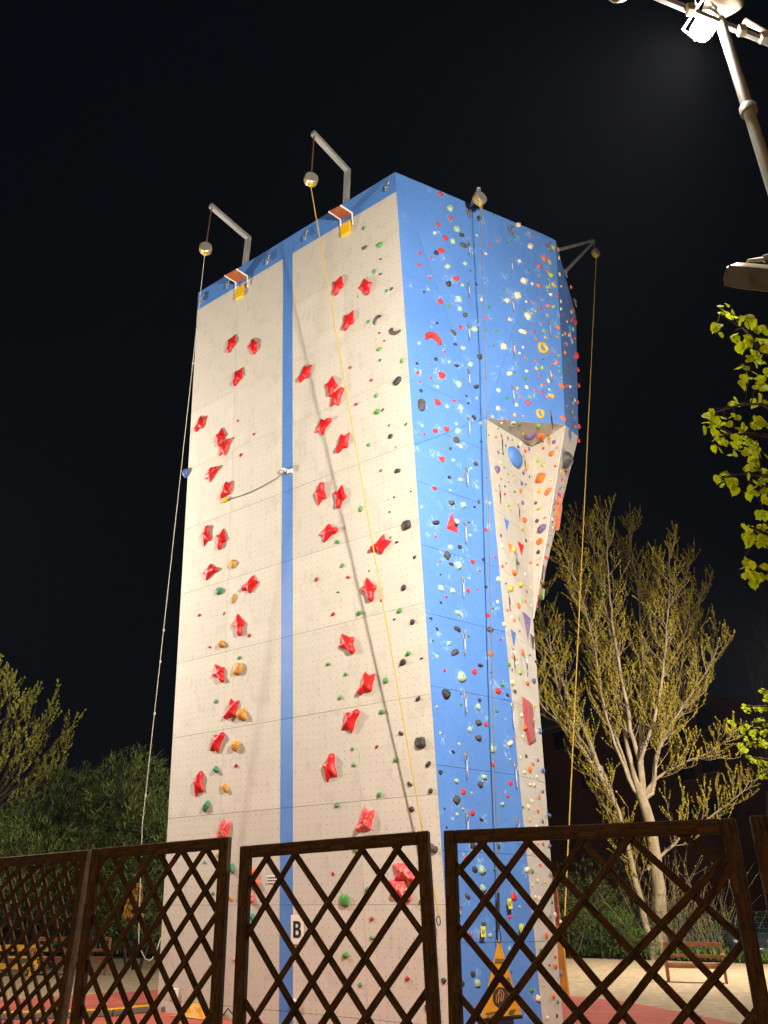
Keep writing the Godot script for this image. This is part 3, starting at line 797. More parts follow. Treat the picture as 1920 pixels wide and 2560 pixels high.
func prow_holds() -> void:
	rng.seed = 31
	# under the roof
	for q in [[975, 552, 60, 4, "white"], [1197, 572, 70, 5, "lime"], [1120, 655, 104, 1, "purple"], [1215, 655, 74, 0, "orange"], [1060, 640, 46, 5, "yellow"], [1035, 555, 34, 0, "green"], [875, 545, 30, 0, "white"]]:
		put("roof", 1000 + q[0] * 0.28933, 900 + q[1] * 0.28933, q[2] * 0.28933, "hold", hold_mesh(q[3]), M["h_" + q[4]], 0.4, Vector3(1, 1.5, 0.9))
	put("recess", 1285, 1144, 50, "volume", volume_mesh(1), M.blue_band, 0.0, Vector3(1.35, 1.1, 0.7))
	put("edge", 1411, 1150, 44, "volume", volume_mesh(1), M.h_dark2, 0.0, Vector3(1.1, 1.0, 1.0))
	put("recess", 1266, 1312, 34, "volume", volume_mesh(0), M.h_bluehold, 0.0, Vector3(1, 1.05, 1))
	put("edge", 1394, 1287, 70, "volume", volume_mesh(2), M.h_orange, 0.1, Vector3(0.8, 1.2, 0.6))
	put("recess", 1302, 1372, 34, "volume", volume_mesh(0), M.h_star, 0.0, Vector3(1.3, 1.1, 1))
	put("recess", 1275, 1370, 26, "volume", volume_mesh(0), M.h_orange, 0.0, Vector3(1.1, 1.1, 1))
	put("recess", 1317, 1563, 72, "volume", volume_mesh(0), M.h_purple, 0.0, Vector3(0.75, 1.05, 0.7))
	put("recess", 1283, 1594, 46, "volume", volume_mesh(0), M.h_bluehold, 0.0, Vector3(0.7, 1.05, 0.7))
	put("recess", 1331, 1603, 42, "volume", volume_mesh(0), M.h_dark2, 0.0, Vector3(0.7, 1.1, 0.6))
	put("recess", 1320, 1805, 118, "volume", volume_mesh(2), M.red_volume, 0.0, Vector3(0.42, 1.0, 0.5))
	put("edge", 1354, 1485, 34, "volume", volume_mesh(2), M.h_green, 0.3, Vector3(0.7, 0.95, 1.3))
	put("edge", 1357, 1436, 42, "volume", volume_mesh(2), M.h_dark2, 0.0, Vector3(0.7, 1, 0.6))
	put("prow_side", 1425, 1080, 30, "volume", volume_mesh(2), M.h_bluehold, 0.2, Vector3(0.7, 1.3, 0.5))
	holds(1000, 900, 0.28933, "orange", [1315, 808, 66, 1222, 1022, 110, 1283, 1138, 70, 1068, 1383, 70, 1208, 1570, 70, 1037, 1130, 50])
	holds(1000, 900, 0.28933, "purple", [1335, 708, 60, 1230, 1460, 100, 833, 945, 70, 1047, 1065, 48, 1055, 1235, 50])
	holds(1000, 900, 0.28933, "lime", [1200, 868, 52, 930, 1255, 40])
	holds(1000, 900, 0.28933, "yellow", [1055, 1455, 46, 970, 998, 32, 980, 1235, 46, 955, 1297, 34, 1100, 915, 36, 1305, 1045, 24])
	holds(1000, 900, 0.28933, "green", [905, 1095, 44, 763, 650, 28, 910, 740, 30, 897, 930, 28])
	holds(1000, 900, 0.28933, "white", [865, 885, 36, 850, 1410, 34, 1130, 1550, 30])
	holds(1000, 900, 0.28933, "red", [1250, 1365, 26, 1355, 760, 24])
	holds(1040, 1360, 0.2411, "orange", [1008, 300, 80, 1135, 600, 50, 1063, 640, 66, 1020, 795, 50, 1103, 1125, 66, 1152, 1445, 60])
	holds(1040, 1360, 0.2411, "yellow", [1010, 60, 70, 980, 460, 80, 1077, 420, 74])
	holds(1040, 1360, 0.2411, "purple", [1055, 200, 56, 1220, 1420, 70])
	holds(1040, 1360, 0.2411, "lime", [1072, 1330, 96, 1065, 770, 46, 1095, 590, 60, 1050, 1195, 34])
	holds(1040, 1360, 0.2411, "white", [993, 765, 56, 1130, 315, 40, 1195, 455, 36, 1050, 1235, 40, 1130, 1060, 40, 1195, 640, 34, 890, 20, 60])
	holds(1040, 1360, 0.2411, "dark2", [935, 200, 30, 930, 410, 30, 1075, 905, 26, 1240, 1220, 36, 1270, 85, 50])
	holds(1040, 1740, 0.2411, "orange", [1120, 330, 66, 1175, 760, 84, 1213, 705, 46, 1277, 1050, 54, 1263, 1190, 52])
	holds(1040, 1740, 0.2411, "white", [1090, 200, 56, 1125, 790, 60, 1180, 920, 42, 1225, 925, 52, 1250, 840, 44, 1195, 1090, 46, 1163, 1150, 54, 1105, 420, 36, 1225, 640, 36])
	holds(1040, 1740, 0.2411, "bluehold", [1283, 365, 66, 1313, 775, 56, 1375, 1240, 74])
	holds(1040, 1740, 0.2411, "purple", [1265, 665, 40, 1310, 990, 44, 1310, 1300, 46])
	for q in [[1165, 115, "yellow"], [1160, 255, "mint"], [1185, 375, "white"]]:
		put("recess", 1040 + q[0] * 0.2411, 1740 + q[1] * 0.2411, 11, "hold", hold_mesh(0), M["h_" + q[2]], 0.3, Vector3.ONE, 0.12)
	holds(1080, 2030, 0.2532, "red", [1095, 315, 36, 1068, 525, 34, 1215, 1430, 40])
	holds(1080, 2030, 0.2532, "purple", [1155, 335, 46, 1165, 620, 46, 1240, 935, 44, 1165, 1030, 46, 1268, 1595, 60])
	holds(1080, 2030, 0.2532, "white", [1040, 680, 40, 1060, 850, 54, 1020, 840, 40, 1215, 1015, 46, 1265, 1085, 44, 1135, 2030, 44])
	holds(1080, 2030, 0.2532, "orange", [1125, 1215, 58, 1215, 1515, 62, 1195, 1815, 62])
	holds(1080, 2030, 0.2532, "green", [1070, 1360, 46, 1240, 1870, 42, 1185, 890, 40])
	holds(1080, 2030, 0.2532, "yellow", [1113, 690, 40])
	# the crowded outer edge
	var cs := ["red", "orange", "pink", "bluehold", "dark2", "yellow", "purple", "white"]
	for i in 46:
		var t := rng.randf_range(0.12, 0.95)
		var yy: float = lerp(1100.0, 1540.0, t)
		var x0: float = lerp(1409.0, 1334.0, t) + 4; var x1: float = lerp(1440.0, 1336.0, t)
		put("edge", rng.randf_range(x0, max(x0, x1)), yy, rng.randf_range(7, 14), "hold", hold_mesh([0, 2, 3, 5][rng.randi() % 4]), M["h_" + cs[rng.randi() % 8]], rng.randf() * 6.0)
	# small holds that crowd between the large ones
	var fill := [["upper", 18], ["top", 12], ["prow", 22], ["prow_side", 26], ["side", 34], ["recess", 44], ["corner", 10]]
	var mix := {"upper": ["dark", "mint", "red", "mint"], "top": ["green", "cream", "pale", "pink"], "prow": ["orange", "pink", "lime", "cream", "yellow", "green"], "prow_side": ["orange", "red", "pale", "dark2", "yellow"], "side": ["dark", "mint", "red", "green", "dark2"], "recess": ["white", "orange", "yellow", "green", "purple", "red", "dark2"], "corner": ["yellow", "red", "dark2"]}
	for q in fill:
		var f: Dictionary = faces[q[0]]
		var lo := Vector2(1e9, 1e9); var hi := -lo
		for e in f.px:
			lo = lo.min(e); hi = hi.max(e)
		var made := 0
		for tries in 900:
			if made >= q[1]: break
			var p := Vector2(rng.randf_range(lo.x, hi.x), rng.randf_range(lo.y, min(hi.y, 2540.0)))
			if not Geometry2D.is_point_in_polygon(p, f.px) or not Geometry2D.is_point_in_polygon(p + Vector2(7, 0), f.px) or not Geometry2D.is_point_in_polygon(p - Vector2(7, 0), f.px): continue
			var w3 := hit(p.x, p.y, f.o, f.n)
			var w2 := Vector2((w3 - f.o).dot(f.x), (w3 - f.o).dot(f.y))
			var ok := true
			for e in f.holds:
				if e[0].distance_to(w2) < 0.12 + e[1] * 0.6: ok = false; break
			if q[0] == "upper" and p.x < 1040: ok = false
			if not ok: continue
			var cl: Array = mix[q[0]]
			put(q[0], p.x, p.y, rng.randf_range(7, 13), "hold", hold_mesh([0, 2, 3, 5, 7][rng.randi() % 5]), M["h_" + cl[rng.randi() % cl.size()]], rng.randf() * 6.0)
			made += 1

func ring_soup(s: Soup, c: Vector3, x: Vector3, y: Vector3, rx: float, ry: float, r: float, n := 10) -> void:
	var p := []
	for i in n + 1: p.append(c + x * cos(TAU * i / n) * rx + y * sin(TAU * i / n) * ry)
	s.tube(p, [r], 5, false)

func chain_anchor(fkey: String, u: float, v: float) -> void:
	var f: Dictionary = faces[fkey]
	var p := hit(u, v, f.o, f.n)
	var s := Soup.new()
	for k in [-1.0, 1.0]:
		var c: Vector3 = p + f.x * k * 0.05 + f.y * 0.05 * k
		s.box(c + f.n * 0.02, f.x * 0.03, f.y * 0.035, f.n * 0.004)
		for i in 3:
			var q: Vector3 = c + f.n * 0.05 + Vector3.DOWN * (0.04 + 0.05 * i) - f.x * k * 0.012 * i
			ring_soup(s, q, f.x if i % 2 == 0 else f.n, Vector3.UP, 0.022, 0.035, 0.008)
	ring_soup(s, p + f.n * 0.06 + Vector3.DOWN * 0.2, f.x, Vector3.UP, 0.045, 0.045, 0.009)
	part("chain_anchor", s.mesh(), M.chrome, f.node)

func offset_for(p: Vector3, u: float, v: float) -> float:   # how far from the wall a pixel's ray stands straight out from p
	var g := func(a: float) -> float: return (hit(u, v, p + WN * a, WN) - p).dot(WX)
	var g0: float = g.call(0.0); var g1: float = g.call(0.5)
	return -g0 / (g1 - g0) * 0.5

func tower_fittings() -> void:
	var f: Dictionary = faces.speed
	for q in [[590, 895], [848, 730], [1412, 385], [135, 1170], [318, 1062]]: chain_anchor("speed", 460 + q[0] * 0.3617, 320 + q[1] * 0.3617)
	for q in [[670, 400], [1005, 540]]: chain_anchor(face_at(Vector2(960 + q[0] * 0.31344, 400 + q[1] * 0.31344)), 960 + q[0] * 0.31344, 400 + q[1] * 0.31344)
	chain_anchor("prow", 1369, 611)
	chain_anchor("prow_side", 1409, 676)
	chain_anchor("prow_side", 1433, 750)
	# two pulley arms, each a square post and a beam standing out from the wall
	var nh := Vector3(WN.x, 0, WN.z).normalized()
	var tips := []
	for q in [[604, 671, 604, 592, 524, 524], [858, 512, 857, 425, 778, 344]]:
		var b := hit(q[0], q[1], WO, WN) - WN * 0.1
		var top := along(b, Vector3.UP, q[2], q[3])
		var tip := along(top, nh, q[4], q[5])
		tips.append(tip)
		var post := beam("arm_post", b + Vector3.DOWN * 0.4 - tower.position, top - Vector3.UP * 0.06 - tower.position, 0.12, 0.12, WX, M.galv, tower, 0.012)
		beam("arm_beam", top - nh * 0.06 - Vector3.UP * 0.002 - tower.position, tip + nh * 0.05 - Vector3.UP * 0.002 - tower.position, 0.118, 0.12, Vector3.UP, M.galv, tower, 0.012)
	# awnings over the finish pads
	for q in [[[593.7, 706], [619, 692.4], [563.9, 687.9], [593, 735], [611, 733]], [[855, 547.5], [879.8, 535], [824.5, 528], [856.5, 575], [877, 575]]]:
		var a := hit(q[0][0], q[0][1], WO + WN * 0.02, WN); var b := hit(q[1][0], q[1][1], WO + WN * 0.02, WN)
		var off := clampf(offset_for(a, q[2][0], q[2][1]), 0.3, 0.9)
		var c := hit(q[2][0], q[2][1], a + WN * off, WN)
		var d := c + (b - a)
		var s := Soup.new()
		var nn := (b - a).cross(c - a).normalized() * 0.012
		for sg in [-1.0, 1.0]: s.quad(a + nn * sg, b + nn * sg, d + nn * sg, c + nn * sg, nn * sg)
		s.quad(c + nn, d + nn, d - nn, c - nn, c - a); s.quad(a + nn, b + nn, b - nn, a - nn, a - c); s.quad(a + nn, c + nn, c - nn, a - nn, a - b); s.quad(b + nn, d + nn, d - nn, b - nn, b - a)
		wpart("awning_board", s.mesh(), M.board, tower)
		for e in [[a, c, -1.0], [b, d, 1.0]]:
			var k: Vector3 = WX * 0.025 * e[2]
			wpart("awning_bracket", tube_mesh([e[1] + k, e[0] + (e[1] - e[0]) * 0.12 + k, e[0] + k + WN * 0.03, e[0] + k + WN * 0.03 - WY * 0.06, e[0] + k - WY * 0.32 + WN * 0.015], [0.02], 8), M.white_paint, tower)
		var pc := (hit(q[3][0], q[3][1], WO, WN) + hit(q[4][0], q[4][1], WO, WN)) * 0.5
		part("finish_pad", bevel_box(0.26, 0.32, 0.06, 0.012), M.pad_yellow, f.node, frame_xf(pc + WN * 0.035, WX, WY, WN))
	# V brackets on the blue side
	for q in [[1197, 471, V.T, V.A, 0.52, 0.62], [1484, 601, V.D, V.Q, 0.12, 0.5]]:
		var e: Vector3 = (q[3] - q[2])
		var out := Vector3.UP.cross(e).normalized()
		if out.dot(EYE - q[2]) < 0.0 and out.x < 0.0: out = -out
		if out.x < 0.0: out = -out
		# tip: on the pixel's ray, 0.6 m out from the edge line
		var r := ray(q[0], q[1])
		var t: float = ((q[2] + out * 0.62) - EYE).dot(out) / r.dot(out)
		var tip: Vector3 = EYE + r * t
		tips.append(tip)
		var b1: Vector3 = q[2] + e * q[4] - out * 0.35 + Vector3.UP * 0.02
		var b2: Vector3 = q[2] + e * q[5] - out * 0.3 + Vector3.UP * 0.02
		beam("bracket_bar", b1 - tower.position, tip - tower.position, 0.075, 0.075, Vector3.UP, M.galv, tower, 0.01)
		beam("bracket_bar", b2 - tower.position, tip + Vector3(0, -0.06, 0) - tower.position, 0.075, 0.07, Vector3.UP, M.galv, tower, 0.01)
	# lane sign, plaque, sockets, sensor and its cable
	var sg := part("lane_sign", bevel_box(0.27, 0.42, 0.012, 0.003), M.white_paint, f.node, frame_xf(hit(744, 2324, WO, WN) + WN * 0.012, WX, WY, WN))
	var tm := TextMesh.new()
	tm.text = "B"
	var fnt := SystemFont.new(); fnt.font_names = PackedStringArray(["Droid Sans"]); fnt.font_weight = 700
	tm.font = fnt; tm.font_size = 64; tm.pixel_size = 0.0052; tm.depth = 0.004
	part("lane_letter", tm, M.black, f.node, frame_xf(hit(744, 2324, WO, WN) + WN * 0.021, WX, WY, WN))
	part("plaque", bevel_box(0.3, 0.12, 0.008, 0.002), M.white_paint, f.node, frame_xf(hit(683, 2198, WO, WN) + WN * 0.01, WX, WY, WN))
	for i in 2:
		var so := Soup.new()
		for k in 6: so.box(hit(683, 2198, WO, WN) + WN * 0.016 + WY * (0.024 - 0.045 * i) + WX * (-0.105 + 0.042 * k), WX * 0.015, WY * 0.011, WN * 0.001)
		part("plaque_lettering", so.mesh(), M.sling_dark, f.node)
	part("junction_box", bevel_box(0.12, 0.14, 0.05, 0.008), M.white_paint, f.node, frame_xf(hit(441, 2482, WO, WN) + WN * 0.025, WX, WY, WN))
	part("junction_box", bevel_box(0.14, 0.1, 0.05, 0.008), M.white_paint, f.node, frame_xf(hit(738, 2508, WO, WN) + WN * 0.025, WX, WY, WN))
	var s2 := Soup.new()
	var c0 := hit(718, 1175, WO, WN)
	s2.box(c0 + WN * 0.03 - WX * 0.09, WX * 0.05, WY * 0.045, WN * 0.03); s2.box(c0 + WN * 0.03 + WX * 0.1 - WY * 0.08, WX * 0.06, WY * 0.04, WN * 0.03)
	s2.tube([c0 + WN * 0.06 - WX * 0.09 + WY * 0.04, c0 + WN * 0.12 - WX * 0.02, c0 + WN * 0.06 + WX * 0.1 - WY * 0.06], [0.018], 6)
	part("sensor", s2.mesh(), M.white_paint, f.node)
	var cab := []
	for q in [[708, 1183], [690, 1196], [660, 1213], [630, 1228], [600, 1240], [580, 1245], [568, 1250]]: cab.append(hit(q[0], q[1], WO + WN * 0.03, WN))
	part("sensor_cable", tube_mesh(cab, [0.008], 5), M.rope_tan, f.node)
	part("start_pad", bevel_box(0.13, 0.1, 0.06, 0.01), M.pad_yellow, f.node, frame_xf(hit(564, 1251, WO, WN) + WN * 0.03, WX, WY, WN))
	# padded prop behind the tower
	var cb := at_height(1411, 2490, 0)
	wpart("support_column", tube_mesh([cb, cb + Vector3(-0.03, 1.2, 0.0), cb + Vector3(-0.06, 2.35, 0.0)], [0.1, 0.1, 0.1], 12), M.rust, tower)
	wpart("column_padding", tube_mesh([cb + Vector3(0, 0.01, 0), cb + Vector3(-0.04, 1.35, 0)], [0.125, 0.12], 12), M.padding, tower)
	ropes(tips)

func auto_belay(at: Vector3, hook: Vector3, axis: Vector3, label: String) -> Node3D:
	var t := thing("auto_belay", at, label, "belay device", "belay devices on the tower's arms")
	var up := (hook - at).normalized()
	var fwd := axis.cross(up).normalized()
	var s := Soup.new()
	s.tube([-axis * 0.085, -axis * 0.0849, -axis * 0.07, -axis * 0.0699, axis * 0.0699, axis * 0.07, axis * 0.0849, axis * 0.085], [0.12, 0.125, 0.14, 0.145, 0.145, 0.14, 0.125, 0.12], 20)
	part("housing", s.mesh(), M.device, t)
	var s2 := Soup.new()
	s2.tube([-axis * 0.025, axis * 0.025], [0.149], 20)
	part("band", s2.mesh(), M.device_yellow, t)
	part("nozzle", tube_mesh([Vector3(0, -0.12, 0), Vector3(0, -0.2, 0)], [0.05, 0.035], 10), M.pad_yellow, t)
	var s3 := Soup.new()
	ring_soup(s3, up * 0.18, axis, up, 0.03, 0.045, 0.01)
	part("shackle", s3.mesh(), M.chrome, t)
	var L := (hook - at)
	part("strap", tube_mesh([up * 0.2, up * 0.22 + axis * 0.02, L * 0.6 + axis * 0.025, L + axis * 0.03], [0.012], 6), M.webbing, t)
	part("strap", tube_mesh([up * 0.2, up * 0.22 - axis * 0.02, L * 0.6 - axis * 0.025, L - axis * 0.03], [0.012], 6), M.webbing, t)
	return t

func ropes(tips: Array) -> void:
	var l: Vector3 = along(tips[0], Vector3.DOWN, 517, 622)
	var r: Vector3 = along(tips[1], Vector3.DOWN, 780, 449)
	auto_belay(l, tips[0] + Vector3(0, -0.06, 0), (WX * 0.8 + WN * 0.6).normalized(), "steel belay drum on straps from the arm above the outer lane")
	auto_belay(r, tips[1] + Vector3(0, -0.06, 0), (WX * 0.8 + WN * 0.6).normalized(), "steel belay drum on straps from the arm above lane B")
	var m: Vector3 = along(tips[2], Vector3.DOWN, 1199, 497)
	m.y = min(m.y, tips[2].y - 0.24)
	auto_belay(m, tips[2] + Vector3(0, -0.05, 0), Vector3(0.5, 0, 0.86), "brass coloured belay drum under the bracket above the blue face")
	var q: Vector3 = along(tips[3], Vector3.DOWN, 1486, 633)
	q.y = min(q.y, tips[3].y - 0.24)
	auto_belay(q, tips[3] + Vector3(0, -0.05, 0), Vector3(0.6, 0, 0.8), "brass coloured belay drum under the bracket on the prow's outer side")
	# ropes
	var sag := func(a: Vector3, b: Vector3, k: float, n := 10) -> Array:
		var p := []
		for i in n + 1:
			var t := float(i) / n
			p.append(a.lerp(b, t) + Vector3.DOWN * k * 4.0 * t * (1.0 - t))
		return p
	var n1: Vector3 = faces.side.n
	var e1 := hit(1055, 2072, WO + WN * 0.16, WN)
	var e2 := hit(1096, 2290, WO + WN * 0.1, WN)
	var rp := [r + Vector3(0, -0.18, 0)] + [e1, e2]
	var o := thing("rope", e2, "yellow rope running down in front of lane B to the corner", "rope", "ropes of the tower")
	part("line", tube_mesh([rp[0] - e2, rp[1] - e2, Vector3.ZERO], [0.012], 6), M.rope_yellow, o)
	var s := Soup.new()
	ring_soup(s, Vector3(0, -0.06, 0.0), WX, WY, 0.03, 0.06, 0.008)
	part("carabiner", s.mesh(), M.bolt, o)
	var lb := hit(347, 2327, WO + WN * 0.7, WN)
	var o2 := thing("rope", Vector3(lb.x, 0, lb.z), "thin white rope slanting away from the cream wall's outer edge", "rope", "ropes of the tower")
	var lp := [l + Vector3(0, -0.18, 0), hit(356, 2060, WO + WN * 0.75, WN), lb]
	lp.append(hit(353, 2375, WO + WN * 0.6, WN)); lp.append(hit(368, 2402, WO + WN * 0.5, WN)); lp.append(hit(385, 2390, WO + WN * 0.3, WN)); lp.append(hit(402, 2345, WO + WN * 0.03, WN))
	var loop := Curve3D.new()
	for i in range(2, lp.size()):
		var tg: Vector3 = (lp[min(i + 1, lp.size() - 1)] - lp[i - 1]) * 0.2
		loop.add_point(lp[i], -tg, tg)
	lp = [lp[0], lp[1]]
	for i in 15: lp.append(loop.sample_baked(loop.get_baked_length() * i / 14.0))
	for i in lp.size(): lp[i] -= o2.position
	part("line", tube_mesh(lp, [0.008], 5), M.rope_white, o2)
	for g in [0.16, 0.23, 0.71, 0.76, 0.84, 0.96]:
		var c: Vector3 = lp[0].lerp(lp[1], g)
		part("knot", tube_mesh([c + Vector3(0, 0.03, 0), c + Vector3(0.01, 0, 0.01), c + Vector3(0, -0.03, 0)], [0.012, 0.022, 0.012], 6), M.rope_white, o2)
	var g1 := hit(1246, 2232, V.RB + n1 * 0.14, n1)
	var o3 := thing("rope", g1, "tan rope hanging down the blue face to the yellow gate", "rope", "ropes of the tower")
	part("line", tube_mesh([m + Vector3(0, -0.18, 0) - g1, hit(1213, 900, V.RB + n1 * 0.45, n1) - g1, hit(1231, 1750, V.RB + n1 * 0.25, n1) - g1, Vector3.ZERO], [0.009], 6), M.rope_tan, o3)
	var g2 := hit(1246, 2325, V.RB + n1 * 0.1, n1)
	part("lanyard", tube_mesh([Vector3.ZERO, g2 - g1], [0.022], 6), M.sling_dark, o3)
	var s5 := Soup.new()
	ring_soup(s5, g2 - g1 + Vector3(0, -0.09, 0), Vector3(1, 0, 0), Vector3.UP, 0.03, 0.08, 0.008)
	part("carabiner", s5.mesh(), M.bolt, o3)
	var h1 := at_dist(1412, 2290, 14.65)
	var o4 := thing("rope", h1, "yellow rope slanting down from the prow's outer bracket past the tree", "rope", "ropes of the tower")
	part("line", tube_mesh([q + Vector3(0, -0.18, 0) - h1, Vector3.ZERO], [0.013], 6), M.rope_yellow, o4)
	quickdraws()
	gate()

func quickdraw(u: float, v: float, v2: float, fkey: String, label: String, dark := false) -> void:
	var f: Dictionary = faces[fkey]
	var p: Vector3 = hit(u, v, f.o, f.n) + f.n * 0.035
	var b := along(p, Vector3.DOWN, u + (v2 - v) * 0.04, v2)
	var L := clampf(p.y - b.y, 0.22, 0.7)
	var t := thing("quickdraw", p, label, "quickdraw", "quickdraws hanging on the tower")
	var k: Vector3 = f.x
	if not mesh_cache.has("biner"):
		var s := Soup.new()
		ring_soup(s, Vector3(0, -0.055, 0), Vector3.RIGHT, Vector3.UP, 0.026, 0.055, 0.006, 12)
		mesh_cache["biner"] = s.mesh()
	var bs := Basis(k, Vector3.UP, k.cross(Vector3.UP))
	part("hanger", bevel_box(0.05, 0.06, 0.03, 0.004), M.chrome, t, Transform3D(bs, -f.n * 0.02 + Vector3.UP * 0.02))
	part("upper_carabiner", mesh_cache.biner, M.chrome, t, Transform3D(bs, Vector3.ZERO))
	beam("sling", Vector3(0, -0.09, 0), Vector3(0, -L + 0.1, 0), 0.022, 0.008, k, M.sling_dark if dark else M.sling, t, 0.002)
	part("lower_carabiner", mesh_cache.biner, M.chrome, t, Transform3D(bs * Basis(Vector3.UP, 0.5), Vector3(0, -L + 0.11, 0)))

func quickdraws() -> void:
	var w := "white quickdraw hanging from a bolt on the blue climbing face"
	for q in [[673, 675, 765, "upper"], [670, 990, 1095, "upper"], [670, 1330, 1440, "upper"], [1012, 805, 900, "upper"], [1022, 1120, 1220, "prow"], [1030, 1460, 1570, "prow"], [1308, 960, 1055, "prow"], [1313, 1300, 1400, "prow"]]:
		quickdraw(960 + q[0] * 0.31344, 400 + q[1] * 0.31344, 400 + q[2] * 0.31344, face_at(Vector2(960 + q[0] * 0.31344, 400 + q[1] * 0.31344)), w)
	for q in [[588, 100, 235, "side"], [587, 515, 650, "side"], [572, 955, 1105, "side"], [557, 1420, 1580, "side"], [968, 240, 370, "prow"], [1288, 70, 185, "prow"]]:
		var u: float = 1000 + q[0] * 0.28933
		var v: float = 900 + q[1] * 0.28933
		quickdraw(u, v, 900 + q[2] * 0.28933, face_at(Vector2(u, v)), w)
	for q in [[477, 365, 560], [490, 940, 1150], [500, 1555, 1760]]: quickdraw(1040 + q[0] * 0.2411, 1360 + q[1] * 0.2411, 1360 + q[2] * 0.2411, "side", w)
	for q in [[510, 610, 855], [990, 105, 325], [1018, 710, 945], [520, 1240, 1480], [1042, 1290, 1520]]: quickdraw(1040 + q[0] * 0.2411, 1740 + q[1] * 0.2411, 1740 + q[2] * 0.2411, "side", w)
	var c := "dark quickdraw hanging in the cream recess under the overhang"
	for q in [[870, 660, 785], [1065, 835, 965], [850, 1095, 1235], [1015, 1255, 1390]]: quickdraw(1000 + q[0] * 0.28933, 900 + q[1] * 0.28933, 900 + q[2] * 0.28933, "recess", c, true)
	for q in [[1026, 110, 270], [950, 500, 690], [1000, 1090, 1280], [1130, 1180, 1360]]: quickdraw(1040 + q[0] * 0.2411, 1360 + q[1] * 0.2411, 1360 + q[2] * 0.2411, "recess", c, true)
	quickdraw(1375, 1032, 1085, "prow", "long brown quickdraw dangling over the lip of the overhang", true)

func gate() -> void:
	var n: Vector3 = faces.side.n
	var a := hit(1247, 2350, V.RB + n * 0.08, n)
	var b := hit(1203, 2552, V.RB + n * 0.3, n); var c := hit(1304, 2541, V.RB + n * 0.3, n)
	var base := (b + c) * 0.5; base.y = 0.02
	var t := thing("belay_gate", base, "yellow triangular belay gate with black print leaning on the blue wall", "gate")
	var nn := (b - a).cross(c - a).normalized()
	if nn.dot(EYE - a) < 0.0: nn = -nn
	var s := Soup.new()
	var rows := []
	var nz := noise(91, 2.2)
	for j in 9:
		var row := PackedVector3Array()
		for i in 7:
			var q := a.lerp(b, j / 8.0 * 0.995 + 0.005).lerp(a.lerp(c, j / 8.0 * 0.995 + 0.005), i / 6.0)
			row.append(q + nn * 0.012 * nz.get_noise_3dv(q * 1.5))
		rows.append(row)
	s.grid(rows, false)
	wpart("cloth", s.mesh(), M.gate_cloth, t)
	for e in [[a, b], [a, c]]: wpart("hem", tube_mesh([e[0], e[1]], [0.014], 6), M.gate_hem, t)
	wpart("weight_bar", tube_mesh([b, c], [0.025], 8), M.bolt, t)
	var P := func(x: float, y: float, k := 0.018) -> Vector3: return hit(1160 + x * 0.12203, 2290 + y * 0.12203, a + nn * k, nn)
	var blk := func(called: String, pts: Array, m: Material) -> void:
		var so := Soup.new()
		for i in range(1, pts.size() - 1): so.tri(P.call(pts[0][0], pts[0][1]), P.call(pts[i][0], pts[i][1]), P.call(pts[i + 1][0], pts[i + 1][1]), nn)
		wpart(called, so.mesh(), m, t)
	blk.call("print", [[640, 870], [830, 880], [835, 965], [640, 955]], M.print_grey)
	blk.call("print", [[690, 1140], [780, 1140], [800, 1210], [680, 1210]], M.print_grey)
	blk.call("print", [[530, 1350], [600, 1330], [650, 1370], [600, 1560], [520, 1560]], M.print_grey)
	blk.call("print", [[840, 1300], [920, 1240], [1000, 1490], [990, 1570], [820, 1400]], M.print_grey)
	var disc := []
	for i in 16: disc.append([755 + 165 * cos(TAU * i / 16.0), 1660 + 205 * sin(TAU * i / 16.0)])
	blk.call("print", disc, M.print_dark)
	for pth in [[[720, 1540], [665, 1640], [660, 1770], [705, 1780], [715, 1640], [720, 1540], [775, 1600], [755, 1680], [750, 1730], [775, 1745], [800, 1700], [820, 1590], [750, 1500], [720, 1540]]]:
		var pl := []
		for e in pth: pl.append(P.call(e[0], e[1], 0.024))
		wpart("print_outline", tube_mesh(pl, [0.006], 4), M.gate_hem, t)
	for ln in [[450, 2000, 680, 1960], [470, 2050, 520, 2045], [550, 2040, 600, 2035], [935, 1935, 1065, 1920], [910, 1985, 1030, 1975]]:
		blk.call("print", [[ln[0], ln[1] - 16], [ln[2], ln[3] - 16], [ln[2], ln[3] + 16], [ln[0], ln[1] + 16]], M.print_grey)
	# yellow grade cards on three low holds
	var labels := ["yellow grade card below the red hold beside the rope", "yellow grade card below the dark grooved hold", "yellow grade card below the mint hold near the cream edge"]
	var i2 := 0
	for q in [[1275, 2259, 0.2], [1208.5, 2329, -0.03], [1305.5, 2325, 0.25]]:
		var pc := hit(q[0], q[1], V.RB + n * 0.09, n)
		var k := thing("grade_card", pc, labels[i2], "card", "grade cards on the blue wall"); i2 += 1
		var bs: Basis = Basis(faces.side.x, faces.side.y, n) * Basis(Vector3(0, 0, 1), q[2])
		part("card", bevel_box(0.085, 0.14, 0.003, 0.001), M.card, k, Transform3D(bs, Vector3.ZERO))
		var so := Soup.new()
		so.box(Vector3(-0.018, 0.0, 0.003), Vector3(0.006, 0.03, 0), Vector3(-0.004, 0.002, 0), Vector3(0, 0, 0.0006)); so.box(Vector3(0.014, 0.0, 0.003), Vector3(0.018, 0.028, 0), Vector3(-0.005, 0.004, 0), Vector3(0, 0, 0.0006))
		part("handwriting", so.mesh(), M.black, k, Transform3D(bs, Vector3.ZERO))

